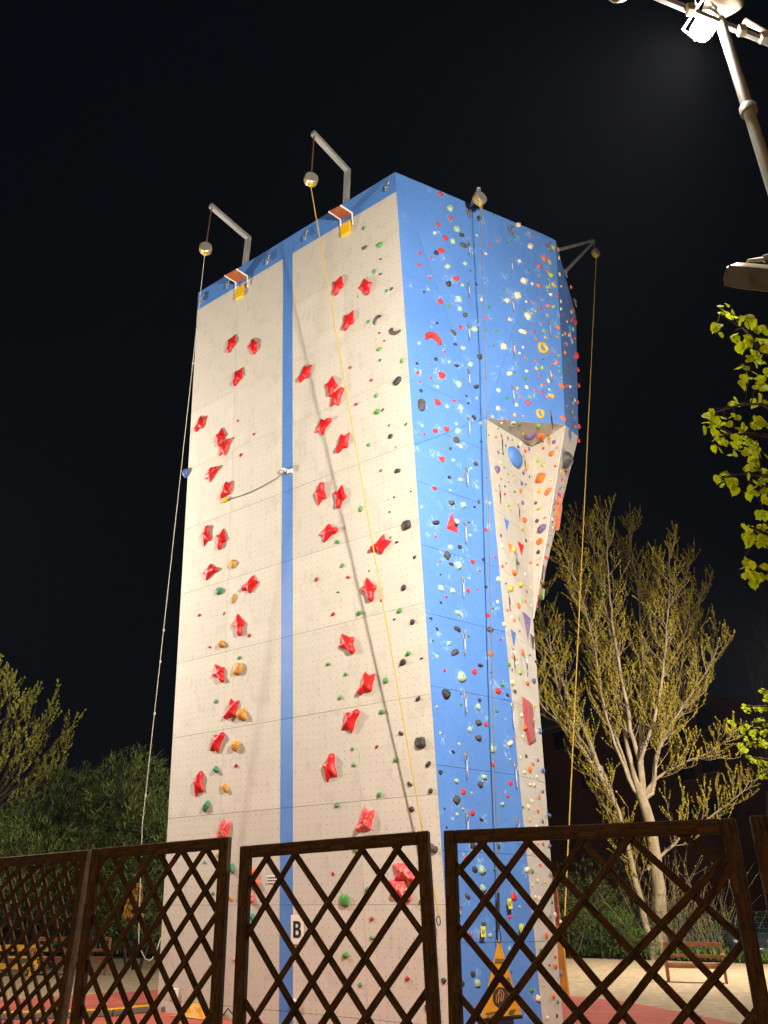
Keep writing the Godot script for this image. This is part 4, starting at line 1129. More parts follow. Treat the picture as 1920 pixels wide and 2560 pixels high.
# ---------------------------------------------------------------- lattice fence
func fence_panel(p0: Vector3, p1: Vector3, lines: Array, label: String, height := 1.95) -> void:
	var base := (p0 + p1) * 0.5; base.y = 0
	var t := thing("lattice_panel", base, label, "fence panel", "lattice panels in front of the tower")
	var ex := (p1 - p0).normalized()
	var nz := ex.cross(Vector3.UP).normalized()
	if nz.dot(EYE - base) < 0.0: nz = -nz
	var ey := nz.cross(ex)
	if ey.y < 0.0: ey = -ey
	var w := (p1 - p0).length()
	var o := p0 - t.position
	var W := 0.072; var T := 0.05
	var at := func(x: float, y: float, z := 0.0) -> Vector3: return o + ex * x - ey * y + nz * z
	beam("post", at.call(W * 0.5, height), at.call(W * 0.5, 0.0), W, T, ex, M.fence, t, 0.006)
	beam("post", at.call(w - W * 0.5, height), at.call(w - W * 0.5, 0.0), W, T, ex, M.fence, t, 0.006)
	beam("top_rail", at.call(W + 0.002, W * 0.5), at.call(w - W - 0.002, W * 0.5), W, T - 0.006, ey, M.fence, t, 0.006)
	beam("bottom_rail", at.call(W + 0.002, height - W * 0.5), at.call(w - W - 0.002, height - W * 0.5), W, T - 0.006, ey, M.fence, t, 0.006)
	var rect := Rect2(Vector2(W * 0.6, W * 0.7), Vector2(w - W * 1.2, height - W * 1.4))
	for l in lines:
		var q := []
		for k in 2:
			var h := hit(l[k * 2], l[k * 2 + 1], p0, nz) - p0
			q.append(Vector2(h.dot(ex), -h.dot(ey)))
		var d: Vector2 = (q[1] - q[0]).normalized()
		var t0 := -1e9; var t1 := 1e9
		for ax in 2:
			if abs(d[ax]) < 1e-5: continue
			var ta: float = (rect.position[ax] - q[0][ax]) / d[ax]; var tb: float = (rect.end[ax] - q[0][ax]) / d[ax]
			t0 = max(t0, min(ta, tb)); t1 = min(t1, max(ta, tb))
		# where a slat is seen to start short of the frame
		if l.size() > 4 and l[4] == 1: t0 = max(t0, 0.0)
		if t1 - t0 < 0.06: continue
		var a: Vector2 = q[0] + d * t0; var b: Vector2 = q[0] + d * t1
		var back: bool = d.x * d.y > 0.0
		var z := -0.0075 if back else 0.0075
		beam("slat", at.call(a.x, a.y, z), at.call(b.x, b.y, z), 0.037 + rng.randf_range(-0.002, 0.002), 0.013, nz.cross(ex * d.x - ey * d.y), M["fence%d" % (rng.randi() % 3)], t, 0.003)

func crop_lines(x0: float, y0: float, k: float, d: Array) -> Array:
	var r := []
	for l in d: r.append([x0 + l[0] * k, y0 + l[1] * k, x0 + l[2] * k, y0 + l[3] * k])
	return r

func build_fence() -> void:
	rng.seed = 5
	var A := []
	for k in range(-6, 11): A.append([41.6 + 29.0 * k, 2276, 41.6 + 29.0 * k + 69.4, 2551])
	for k in range(-9, 6): A.append([0, 2490 + 44.0 * k, 100, 2490 + 44.0 * k - 108.7])
	fence_panel(at_height(-150, 2158, 1.93), at_height(228, 2124, 1.95), A, "dark lattice fence panel with the narrowest diamonds beside the leaning post")
	var B := crop_lines(0, 2060, 0.36166, [[780, 225, 1165, 1120], [960, 250, 1350, 1130], [655, 300, 1050, 1260], [615, 570, 880, 1270], [570, 870, 700, 1230], [540, 1200, 600, 1370], [1100, 200, 1480, 960], [1260, 190, 1500, 610], [1430, 180, 1520, 330],
		[740, 220, 640, 380], [890, 200, 610, 640], [1070, 200, 580, 930], [1250, 190, 530, 1250], [1420, 180, 700, 1260], [1510, 330, 820, 1380], [1500, 630, 990, 1380], [1490, 970, 1210, 1380], [1470, 1310, 1420, 1382]])
	fence_panel(at_height(234, 2122, 1.95), at_height(576, 2092, 2.0), B, "dark lattice fence panel over the red matting, before the wall's outer edge")
	var C := crop_lines(560, 2060, 0.34358, [[195, 410, 770, 1370], [300, 230, 1030, 1400], [515, 220, 1325, 1430], [1005, 190, 1450, 810], [1230, 150, 1420, 390], [195, 790, 510, 1350], [150, 1300, 250, 1455],
		[320, 240, 200, 420], [520, 220, 190, 780], [1010, 180, 200, 1455], [1285, 150, 450, 1455], [1420, 390, 715, 1455], [1460, 790, 1000, 1455], [1500, 1190, 1325, 1440]])
	fence_panel(at_height(604, 2116, 1.94), at_height(1072, 2077, 2.0), C, "slightly sagging lattice gate panel in front of the lane B sign")
	var D := crop_lines(1080, 2030, 0.2532, [[310, 620, 1050, 1520], [470, 290, 1060, 1000], [930, 280, 1480, 860], [310, 1200, 800, 1790], [240, 1790, 500, 2094], [540, 270, 270, 580], [950, 300, 270, 1230], [1490, 260, 400, 2060], [1490, 880, 600, 2094]])
	D.append_array(crop_lines(1380, 2000, 0.3255, [[240, 330, 1260, 1400], [640, 330, 1480, 1090], [1010, 280, 1270, 470], [1330, 450, 130, 1710], [1180, 790, 470, 1720], [1440, 1130, 960, 1720], [1590, 1600, 1500, 1720]]))
	fence_panel(at_height(1112, 2077, 2.0), at_height(1838, 2045, 2.0), D, "dark lattice fence panel in front of the yellow gate and the bench")
	var e0 := at_height(1872, 2040, 2.0)
	var e1 := e0 + Vector3(1.45, 0, 0.55)
	var E := []
	for k in 8:
		var q := pixel(e0 + (e1 - e0) * (k / 8.0)); var q2 := pixel(e0 + (e1 - e0) * (k / 8.0 + 0.5) + Vector3(0, -0.9, 0)); var q3 := pixel(e0 + (e1 - e0) * (k / 8.0 - 0.5) + Vector3(0, -0.9, 0))
		E.append([q.x, q.y, q2.x, q2.y]); E.append([q.x, q.y, q3.x, q3.y])
	fence_panel(e0, e1, E, "lattice fence panel whose weathered post stands beside the gap to its neighbour")

# ---------------------------------------------------------------- plants
class Leaves:
	var v := PackedVector3Array()
	var n := PackedVector3Array()
	var c := PackedColorArray()
	var idx := PackedInt32Array()
	func leaf(p: Vector3, d: Vector3, side: Vector3, l: float, w: float, col: Color) -> void:
		var k := v.size()
		var nn := side.cross(d).normalized()
		v.append_array([p, p + d * l * 0.45 + side * w * 0.5 + nn * l * 0.06, p + d * l - nn * l * 0.08, p + d * l * 0.45 - side * w * 0.5 + nn * l * 0.06])
		n.append_array([nn, nn, nn, nn]); c.append_array([col, col, col, col])
		idx.append_array([k, k + 2, k + 1, k, k + 3, k + 2])
	func mesh() -> ArrayMesh:
		var a := []
		a.resize(Mesh.ARRAY_MAX)
		a[Mesh.ARRAY_VERTEX] = v; a[Mesh.ARRAY_NORMAL] = n; a[Mesh.ARRAY_COLOR] = c; a[Mesh.ARRAY_INDEX] = idx
		var m := ArrayMesh.new()
		m.add_surface_from_arrays(Mesh.PRIMITIVE_TRIANGLES, a)
		return m

func leaf_mat(rough := 0.6, back := Color(0.25, 0.28, 0.04)) -> StandardMaterial3D:
	var m := StandardMaterial3D.new()
	m.vertex_color_use_as_albedo = true
	m.roughness = rough
	m.metallic_specular = 0.2
	m.backlight_enabled = true
	m.backlight = back
	m.cull_mode = BaseMaterial3D.CULL_DISABLED
	return m

func rdir() -> Vector3:
	var v := Vector3(rng.randfn(), rng.randfn(), rng.randfn())
	return v.normalized()

func twig_path(p: Vector3, d: Vector3, l: float, up: float, wig: float, n := 4) -> Array:
	var r := [p]
	for i in n:
		d = (d + Vector3.UP * up / n + rdir() * wig).normalized()
		p = p + d * l / n
		r.append(p)
	return r

func leaf_twig(lv: Leaves, path: Array, count: int, size: float, cols: Array, upright: float, from := 0.2) -> void:
	for i in count:
		var t := lerpf(from, 1.0, rng.randf()) * (path.size() - 1)
		var k := int(min(t, path.size() - 1.001))
		var p: Vector3 = path[k].lerp(path[k + 1], t - k)
		var ax: Vector3 = (path[k + 1] - path[k]).normalized()
		var d := (rdir() + ax * 0.7 + Vector3.UP * upright).normalized()
		var sd := d.cross(rdir()).normalized()
		var c: Color = cols[rng.randi() % cols.size()]
		c = c * rng.randf_range(0.75, 1.25)
		lv.leaf(p, d, sd, size * rng.randf_range(0.6, 1.3), size * rng.randf_range(0.4, 0.75), c)

func limb_tree(called: String, label: String, base: Vector3, limbs: Array, o: Dictionary) -> Node3D:
	# limbs: arrays of [Vector3 path, start radius]; branches and leafy twigs grow along them
	var t := thing(called, base, label, "tree")
	var tr := Soup.new(); var br := Soup.new(); var lv := Leaves.new()
	for lm in limbs:
		var path: Array = lm[0]
		var rr := []
		for i in path.size(): rr.append(lerpf(lm[1], o.get("tip_r", 0.015) if lm[2] else lm[1] * 0.72, pow(float(i) / (path.size() - 1), 0.8)))
		# smooth the path
		var cv := Curve3D.new()
		for i in path.size():
			var tg: Vector3 = (path[min(i + 1, path.size() - 1)] - path[max(i - 1, 0)]) * 0.17
			cv.add_point(path[i] - base, -tg, tg)
		var L := cv.get_baked_length()
		var n := int(max(6, L / 0.5))
		var sp := []; var sr := []
		for i in n + 1:
			sp.append(cv.sample_baked(L * i / n) + rdir() * 0.03 * (1.0 if i > 0 else 0.0))
			var q := float(i) / n * (path.size() - 1)
			sr.append(lerpf(rr[int(q)], rr[min(int(q) + 1, path.size() - 1)], q - int(q)))
		tr.tube(sp, sr, 8)
		if not lm[2]: continue
		var nb := int(L * o.density)
		for b in nb:
			var f := lerpf(o.from, 1.0, (b + rng.randf()) / nb)
			var q := f * n
			var k := int(min(q, n - 0.001))
			var p: Vector3 = sp[k].lerp(sp[k + 1], q - k)
			var ax: Vector3 = (sp[k + 1] - sp[k]).normalized()
			var rad := rdir(); rad = (rad - ax * rad.dot(ax)).normalized()
			var len: float = o.branch * lerpf(1.0, 0.45, f) * rng.randf_range(0.55, 1.2)
			var d: Vector3 = (ax * o.fwd + rad * o.out).normalized()
			var bp := twig_path(p, d, len, o.up, 0.12, 5)
			br.tube(bp, [0.018, 0.015, 0.012, 0.009, 0.007, 0.004], 4, false)
			leaf_twig(lv, bp, int(o.leaves * 0.5), o.size, o.cols, o.upright, 0.4)
			for w in o.twigs:
				var g := lerpf(0.15, 1.0, (w + rng.randf()) / o.twigs) * 5.0
				var kk := int(min(g, 4.999))
				var tp: Vector3 = bp[kk].lerp(bp[kk + 1], g - kk)
				var bx: Vector3 = (bp[kk + 1] - bp[kk]).normalized()
				var td: Vector3 = (bx * 0.6 + rdir() * 0.7 + Vector3.UP * o.up * 0.6).normalized()
				var path2 := twig_path(tp, td, o.twig * rng.randf_range(0.5, 1.2), o.up * 0.8, 0.1, 3)
				br.tube(path2, [0.008, 0.006, 0.003], 3, false)
				leaf_twig(lv, path2, o.leaves, o.size, o.cols, o.upright)
	part("trunk", tr.mesh(), o.bark, t)
	part("branches", br.mesh(), o.bark, t)
	if lv.v.size(): part("crown", lv.mesh(), o.leaf, t)
	return t

func pxpath(d: float, off: float, x0: float, y0: float, k: float, pts: Array) -> Array:
	var r := []
	for i in range(0, pts.size(), 2):
		r.append(at_dist(x0 + pts[i] * k, y0 + pts[i + 1] * k, d + off * pow(float(i) / (pts.size() - 2), 1.3)))
	return r

func bush(called: String, label: String, base: Vector3, lobes: Array, count: int, size: float, wide: float, cols: Array, lm: Material, group := "", bark: Material = null) -> void:
	# lobes: [offset, radius Vector3]; leaves in tufts through the lobes' outer shells
	var t := thing(called, base, label, "shrub", group)
	var lv := Leaves.new()
	var st := Soup.new()
	for lb in lobes:
		var c: Vector3 = lb[0]; var r: Vector3 = lb[1]
		st.tube([Vector3(c.x * 0.3, 0, c.z * 0.3), Vector3(c.x * 0.7, c.y * 0.5, c.z * 0.7), c, c + Vector3(0, r.y * 0.7, 0)], [0.06, 0.045, 0.03, 0.008], 6, false)
		for i in count:
			var d := rdir()
			if d.y < -0.6: d.y = -d.y
			var q := pow(rng.randf(), 0.45)
			var p: Vector3 = c + d * r * q
			var ax := (d + Vector3.UP * 0.8 + rdir() * 0.6).normalized()
			if i % 6 == 0: st.tube([c + d * r * q * 0.4, p], [0.012, 0.005], 3, false)
			for k in 5:
				var ld := (ax + rdir() * 0.9).normalized()
				var col: Color = cols[rng.randi() % cols.size()]
				col = col * rng.randf_range(0.7, 1.3)
				lv.leaf(p + rdir() * size * 0.4, ld, ld.cross(rdir()).normalized(), size * rng.randf_range(0.6, 1.3), size * wide, col)
	part("stems", st.mesh(), bark if bark else M.bark_dark, t)
	part("foliage", lv.mesh(), lm, t)

func build_plants() -> void:
	rng.seed = 404
	M.bark = bumpy(tmat(mottle(128, 128, 81, 0.03, 0.012, Color(0.42, 0.36, 0.27), Color(0.6, 0.53, 0.42)), 0.9, 0.8), 39, 0.1, 3.0)
	M.bark_dark = mat(Color(0.2, 0.16, 0.11), 0.9)
	var ygreen := [Color(0.22, 0.18, 0.008), Color(0.26, 0.19, 0.01), Color(0.17, 0.16, 0.01), Color(0.24, 0.16, 0.015), Color(0.2, 0.13, 0.02)]
	M.leaf_y = leaf_mat(0.8, Color(0.22, 0.19, 0.01))
	M.leaf_d = leaf_mat(0.5, Color(0.06, 0.1, 0.03))
	# the large tree behind the tower: limbs traced where the photograph shows them
	var d := 38.0
	var k := 0.389
	var base := at_dist(1640, 2330, d); base.y = 0
	var fork := at_dist(1320 + 740 * k, 1260 + 1900 * k, d)
	var limbs := [
		[[base, at_dist(1650, 2250, d), at_dist(1630, 2080, d), fork, at_dist(1320 + 700 * k, 1260 + 1800 * k, d)], 0.3, false],
		[[base + Vector3(-0.3, 0, 0.2)] + pxpath(d, -1.5, 1320, 1260, k, [600, 2040, 500, 1820, 400, 1650, 280, 1480, 130, 1340, 60, 1230, 30, 1050]), 0.17, true],
		[pxpath(d - 0.3, 1.0, 1320, 1260, k, [500, 1820, 380, 1500, 250, 1220, 150, 950, 90, 750, 70, 560]), 0.13, true],
		[[fork] + pxpath(d, 1.5, 1320, 1260, k, [700, 1800, 640, 1560, 590, 1300, 560, 1000, 480, 600, 420, 300, 380, 110]), 0.14, true],
		[[fork] + pxpath(d, -1.8, 1320, 1260, k, [730, 1700, 660, 1450, 630, 1250, 560, 900, 520, 500, 500, 90]), 0.13, true],
		[[fork] + pxpath(d, 0.8, 1320, 1260, k, [725, 1780, 720, 1600, 740, 1100, 720, 700, 690, 450, 640, 150]), 0.11, true],
		[[fork] + pxpath(d, -2.2, 1320, 1260, k, [728, 1780, 720, 1650, 820, 1350, 870, 1050, 900, 700, 910, 300]), 0.12, true],
		[[fork] + pxpath(d, 2.4, 1320, 1260, k, [735, 1800, 735, 1650, 760, 1300, 800, 900, 830, 600, 830, 360]), 0.08, true],
		[[fork] + pxpath(d, 1.2, 1320, 1260, k, [800, 1850, 830, 1600, 940, 1400, 1030, 1150, 1070, 900, 1100, 550]), 0.11, true],
		[[fork] + pxpath(d, -1.4, 1320, 1260, k, [805, 1830, 830, 1600, 930, 1400, 1080, 1180, 1190, 1000, 1230, 880]), 0.07, true],
		[[fork] + pxpath(d, 0.6, 1320, 1260, k, [800, 1800, 850, 1550, 960, 1200, 1000, 900, 1010, 600, 1000, 370]), 0.07, true],
		[[fork] + pxpath(d, -1.0, 1320, 1260, k, [810, 1780, 1000, 1660, 1180, 1590, 1290, 1500]), 0.09, true],
		[pxpath(d, 0.3, 1320, 1260, k, [770, 2350, 950, 2170, 950, 2150, 1150, 2030, 1350, 1880, 1430, 1780]), 0.08, true],
		[[fork] + pxpath(d, 2.0, 1320, 1260, k, [700, 1850, 600, 1600, 480, 1200, 400, 800, 300, 450, 270, 200]), 0.08, true],
		[[fork] + pxpath(d, -2.5, 1320, 1260, k, [700, 1860, 620, 1700, 500, 1350, 420, 900, 330, 560, 250, 330]), 0.08, true],
		[pxpath(d, -0.8, 1320, 1260, k, [560, 1930, 470, 1700, 330, 1500, 200, 1200, 130, 800]), 0.1, true]]
	limb_tree("poplar_tree", "tall floodlit tree with upswept pale limbs and sparse yellow-green spring leaves", base, limbs,
		{"density": 3.4, "from": 0.18, "branch": 2.3, "fwd": 0.75, "out": 0.85, "up": 0.7, "twigs": 6, "twig": 0.8, "leaves": 25, "size": 0.085, "cols": ygreen, "upright": 0.9, "bark": M.bark, "leaf": M.leaf_y, "tip_r": 0.012})
	# budding tree on the other side
	d = 33.0
	base = at_dist(-70, 2330, d); base.y = 0
	limbs = [[[base, at_dist(-60, 2150, d), at_dist(-40, 2000, d)], 0.25, false]]
	for q in [[-60, 1640, 1.5], [-20, 1680, -1.2], [8, 1712, 0.6], [32, 1722, -1.8], [52, 1745, 1.4], [90, 1770, 0.2], [115, 1790, -1.0], [128, 1815, 1.6], [150, 1840, -0.4], [160, 1890, 0.8], [130, 1950, -1.2], [-100, 1680, 0]]:
		var tip := at_dist(q[0], q[1], d + q[2])
		var st := at_dist(-45, 2020, d)
		limbs.append([[st, st.lerp(tip, 0.35) + Vector3(0, -0.5, 0), st.lerp(tip, 0.7) + Vector3(0, -0.35, 0), tip], 0.09, true])
	limb_tree("budding_tree", "budding tree with bristling upright twigs rising over the dark evergreen shrub", base, limbs,
		{"density": 1.9, "from": 0.2, "branch": 1.7, "fwd": 0.8, "out": 0.6, "up": 0.9, "twigs": 5, "twig": 0.7, "leaves": 20, "size": 0.1, "cols": [Color(0.27, 0.26, 0.05), Color(0.24, 0.25, 0.045), Color(0.3, 0.27, 0.06)], "upright": 1.0, "bark": M.bark_dark, "leaf": M.leaf_y})
	# dark evergreen shrubs on that side
	var dk := [Color(0.13, 0.18, 0.05), Color(0.15, 0.2, 0.055), Color(0.18, 0.22, 0.06), Color(0.12, 0.16, 0.045)]
	var b1 := at_dist(215, 2330, 30.0); b1.y = 0
	bush("evergreen_shrub", "broad dark evergreen shrub with long leaves behind the lattice panels", b1, [[Vector3(-1.2, 3.6, 0), Vector3(2.0, 2.6, 1.8)], [Vector3(0.9, 4.2, 0.3), Vector3(1.7, 2.4, 1.6)], [Vector3(0, 2.0, 0.9), Vector3(2.4, 1.9, 1.5)], [Vector3(-2.8, 2.6, 0.3), Vector3(1.9, 2.2, 1.5)]], 950, 0.26, 0.05, dk, M.leaf_d)
	var b2 := at_dist(345, 2330, 29.0); b2.y = 0
	bush("evergreen_shrub", "dark rounded evergreen shrub crowding up to the tower's cream wall", b2, [[Vector3(0, 3.2, 0), Vector3(1.4, 2.0, 1.3)], [Vector3(0.7, 2.2, 0.2), Vector3(1.5, 1.7, 1.2)], [Vector3(-0.4, 1.5, 0.8), Vector3(1.6, 1.5, 1.0)]], 900, 0.24, 0.05, dk, M.leaf_d)
	var b3 := at_dist(30, 2330, 29.0); b3.y = 0
	bush("evergreen_shrub", "dark evergreen shrub below the budding tree", b3, [[Vector3(0, 2.2, 0), Vector3(2.4, 2.0, 1.4)], [Vector3(-2.2, 2.4, 0), Vector3(2.0, 2.2, 1.4)]], 800, 0.24, 0.05, dk, M.leaf_d)
	# green growth at the foot of the large tree
	var gr := [Color(0.07, 0.12, 0.02), Color(0.1, 0.16, 0.03), Color(0.06, 0.09, 0.02), Color(0.14, 0.18, 0.03)]
	M.leaf_g = leaf_mat(0.55, Color(0.15, 0.22, 0.03))
	var i := 0
	var names := ["leafy green sapling at the tower's foot beyond the mesh fence", "leafy sapling rising beside the large tree's leaning trunk", "low green bush behind the mesh fence post", "dark leafy shrub filling the gap behind the tree's trunks", "green bramble bush near the parked car"]
	for q in [[1420, 37.5, 1.0, 2.9, 300], [1500, 38.0, 1.1, 2.6, 320], [1560, 37.3, 0.9, 1.5, 240], [1480, 42.0, 2.8, 3.6, 420], [1730, 40.5, 2.0, 1.5, 260]]:
		var bb := at_dist(q[0], 2330, q[1]); bb.y = 0
		bush("green_shrub", names[i], bb, [[Vector3(0, q[3] * 0.6, 0), Vector3(q[2], q[3] * 0.55, q[2])], [Vector3(q[2] * 0.6, q[3] * 0.35, 0.3), Vector3(q[2] * 0.8, q[3] * 0.4, q[2] * 0.7)]], q[4], 0.13, 0.07, dk if i == 3 else gr, M.leaf_d if i == 3 else M.leaf_g, "shrubs at the foot of the large tree")
		i += 1
	# bare brush
	var tb := at_dist(1725, 2330, 39.0); tb.y = 0
	var brush := thing("bare_shrub", tb, "tangle of thin bare stems in front of the brick-red building", "shrub")
	var bs := Soup.new(); var lvb := Leaves.new()
	for j in 150:
		var p0 := Vector3(rng.randf_range(-2.2, 2.2), 0, rng.randf_range(-0.8, 0.8))
		var pth := twig_path(p0, (Vector3.UP + rdir() * 0.5).normalized(), rng.randf_range(2.0, 4.6), 0.1, 0.28, 6)
		bs.tube(pth, [0.012, 0.011, 0.01, 0.008, 0.006, 0.005, 0.003], 3, false)
		leaf_twig(lvb, pth, 10, 0.07, ygreen, 0.5, 0.5)
	part("stems", bs.mesh(), M.bark, brush)
	part("buds", lvb.mesh(), M.leaf_y, brush)
	# far bare tree at the edge
	d = 46.0
	base = at_dist(1935, 2330, d); base.y = 0
	limbs = [[[base, at_dist(1930, 2150, d), at_dist(1925, 1980, d)], 0.3, false]]
	for q in [[1880, 1540, 1.0], [1905, 1500, -1.0], [1890, 1620, 0.5], [1935, 1480, 0.0], [1960, 1560, 1.0], [1868, 1650, -0.6], [1885, 1760, 0.4]]:
		var tip := at_dist(q[0], q[1], d + q[2]); var st := at_dist(1928, 2000, d)
		limbs.append([[st, st.lerp(tip, 0.5) + Vector3(0.2, 0, 0), tip], 0.1, true])
	limb_tree("bare_tree", "faint bare tree in the dark beyond the building's corner", base, limbs,
		{"density": 2.2, "from": 0.2, "branch": 2.2, "fwd": 0.8, "out": 0.7, "up": 0.3, "twigs": 5, "twig": 0.9, "leaves": 0, "size": 0.05, "cols": ygreen, "upright": 0.5, "bark": M.bark_dark, "leaf": M.leaf_y})
	near_tree()

func leaf_shape(seed_: int) -> ArrayMesh:
	var key := "leaf%d" % seed_
	if mesh_cache.has(key): return mesh_cache[key]
	var s := Soup.new()
	var rg := RandomNumberGenerator.new(); rg.seed = seed_
	var out := [Vector2(0, 0), Vector2(0.28, -0.06), Vector2(0.46, 0.12), Vector2(0.5, 0.36), Vector2(0.42, 0.5), Vector2(0.36, 0.72), Vector2(0.14, 0.86), Vector2(0, 1.06)]
	var fold := rg.randf_range(0.15, 0.4); var curl := rg.randf_range(0.05, 0.3)
	var P := func(q: Vector2, sgn: float) -> Vector3: return Vector3(q.x * sgn, -q.y, -abs(q.x) * fold - q.y * q.y * curl + 0.04 * sin(q.y * 9.0) * q.x)
	for sgn in [-1.0, 1.0]:
		for i in out.size() - 1:
			var a: Vector2 = out[i] * Vector2(1, 1) * rg.randf_range(0.94, 1.06) if i > 0 else out[i]
			s.tri(P.call(out[i], sgn), P.call(out[i + 1], sgn), P.call(Vector2(0, 0.4), sgn), Vector3(0, 0, 1))
	mesh_cache[key] = s.mesh()
	return mesh_cache[key]

func near_tree() -> void:
	# overhanging branches of a tree whose trunk stands outside the frame
	rng.seed = 909
	M.near_leaf = leaf_mat(0.5, Color(0.8, 0.85, 0.12))
	M.near_leaf.vertex_color_use_as_albedo = false
	M.near_leaf.albedo_color = Color(0.62, 0.68, 0.14)
	M.near_leaf2 = M.near_leaf.duplicate(); M.near_leaf2.albedo_color = Color(0.68, 0.72, 0.22)
	var specs := [
		{"name": "linden_tree", "label": "tree overhanging below the unlit floodlight with large translucent yellow-green leaves", "d": 5.4, "base": Vector3(5.2, 0, -4.6), "size": 0.068,
		"limbs": [[2080, 1000, 1920, 885, 1855, 820, 1800, 785], [2080, 1120, 1905, 1010, 1850, 1012, 1775, 1035], [2080, 1110, 1870, 1084, 1800, 1092], [2080, 1230, 1925, 1190, 1850, 1186, 1800, 1195], [2080, 1350, 1925, 1338, 1875, 1318], [2080, 1480, 1915, 1424, 1860, 1402]],
		"clusters": []},
		{"name": "linden_tree", "label": "smaller tree reaching in over the fence gap with sprays of small bright leaves", "d": 10.5, "base": Vector3(9.6, 0, -8.2), "size": 0.05,
		"limbs": [[2060, 1790, 1930, 1765, 1862, 1765], [2060, 1840, 1920, 1805, 1870, 1808, 1826, 1804], [2060, 1880, 1920, 1850, 1850, 1872], [2060, 1920, 1935, 1900, 1872, 1892], [2060, 1745, 1935, 1735, 1900, 1722], [2060, 1960, 1930, 1920, 1910, 1932]],
		"clusters": []}]
	var a := [460, 900, 400, 1110, 530, 950, 570, 1170, 660, 1280, 700, 1000, 760, 1020, 740, 1230, 800, 1295, 870, 1110, 880, 1260, 925, 1230, 830, 1420, 730, 1470, 690, 1640, 740, 1620, 835, 1680, 920, 1500, 905, 1640, 890, 1830, 770, 1900, 580, 1890, 320, 2010, 300, 2120, 480, 2070, 590, 2020, 640, 2140, 780, 2080, 430, 2180, 905, 2090]
	for i in range(0, a.size(), 2): specs[0].clusters.append([1700 + a[i] * 0.235, 560 + a[i + 1] * 0.235])
	var b := [390, 30, 375, 130, 500, 90, 590, 60, 700, 70, 560, 210, 800, 130, 870, 150, 770, 240, 880, 260, 740, 400, 830, 370, 420, 590, 520, 590, 640, 620, 770, 690, 850, 540, 900, 650, 960, 520, 980, 760, 960, 1020, 770, 1190, 860, 1200, 950, 1220, 770, 1330, 880, 1330, 980, 1370, 720, 1650, 730, 1730, 840, 1690, 870, 1830, 830, 1800, 960, 1720]
	for i in range(0, b.size(), 2): specs[0].clusters.append([1720 + b[i] * 0.199, 1080 + b[i + 1] * 0.199])
	for q in [[1860, 1765], [1875, 1768], [1890, 1770], [1903, 1768], [1915, 1772], [1868, 1776], [1905, 1725], [1915, 1732], [1826, 1803], [1835, 1812], [1856, 1820], [1870, 1812], [1885, 1800], [1900, 1795], [1912, 1805], [1880, 1830], [1895, 1822], [1910, 1828], [1868, 1845], [1885, 1842], [1900, 1848], [1850, 1862], [1862, 1870], [1875, 1860], [1888, 1856], [1905, 1853], [1916, 1860], [1870, 1892], [1880, 1898], [1892, 1902], [1905, 1904], [1915, 1908], [1910, 1925], [1907, 1936], [1918, 1745]]: specs[1].clusters.append(q)
	for sp in specs:
		var t := thing(sp.name, sp.base, sp.label, "tree", "leafy trees beside the fence")
		var tr := Soup.new()
		var crown: float = at_dist(1950, (1400.0 if sp.d < 8 else 1850.0), sp.base.length()).y
		var trunk := [Vector3.ZERO, Vector3(0.05, 1.2, 0), Vector3(0, crown * 0.55, 0.05), Vector3(0.02, crown + 1.6, 0)]
		tr.tube(trunk, [0.11, 0.09, 0.07, 0.02], 8)
		var anchors := []
		for l in sp.limbs:
			var p := []
			for i in range(0, l.size(), 2): p.append(at_dist(l[i], l[i + 1], sp.d + rng.randf_range(-0.25, 0.25)) - sp.base)
			var root := Vector3(0, clampf(p[0].y - 0.5, 1.0, 20.0), 0)
			p.push_front(root)
			tr.tube(p, [0.03, 0.018, 0.012, 0.008, 0.004], 5)
			for i in range(1, p.size() - 1):
				for g in 5: anchors.append(p[i].lerp(p[i + 1], g / 4.0))
		var n := 0
		for c in sp.clusters:
			var cp: Vector3 = at_dist(c[0], c[1], sp.d + rng.randf_range(-0.3, 0.3)) - sp.base
			var best: Vector3 = anchors[0]
			for an in anchors:
				if an.distance_to(cp) < best.distance_to(cp): best = an
			tr.tube([best, best.lerp(cp, 0.6) + Vector3(0, 0.02, 0), cp + Vector3(0, 0.02, 0)], [0.004, 0.003, 0.002], 4, false)
			for k in (4 if sp.d < 8 else 5):
				if n >= 290: break
				var off: Vector3 = rdir() * sp.size * 0.55
				var face_d := (Vector3(0.2, 0.35, 0.75) + rdir() * 0.75).normalized()
				var y := (Vector3.UP + rdir() * 0.45); y = (y - face_d * y.dot(face_d)).normalized()
				var sc: float = sp.size * rng.randf_range(0.65, 1.2)
				part("leaf", leaf_shape(rng.randi() % 5), M.near_leaf if rng.randf() < 0.6 else M.near_leaf2, t, Transform3D(Basis(y.cross(face_d), y, face_d) * Basis.from_scale(Vector3.ONE * sc), cp + off))
				n += 1
		part("trunk", tr.mesh(), M.bark_dark, t)

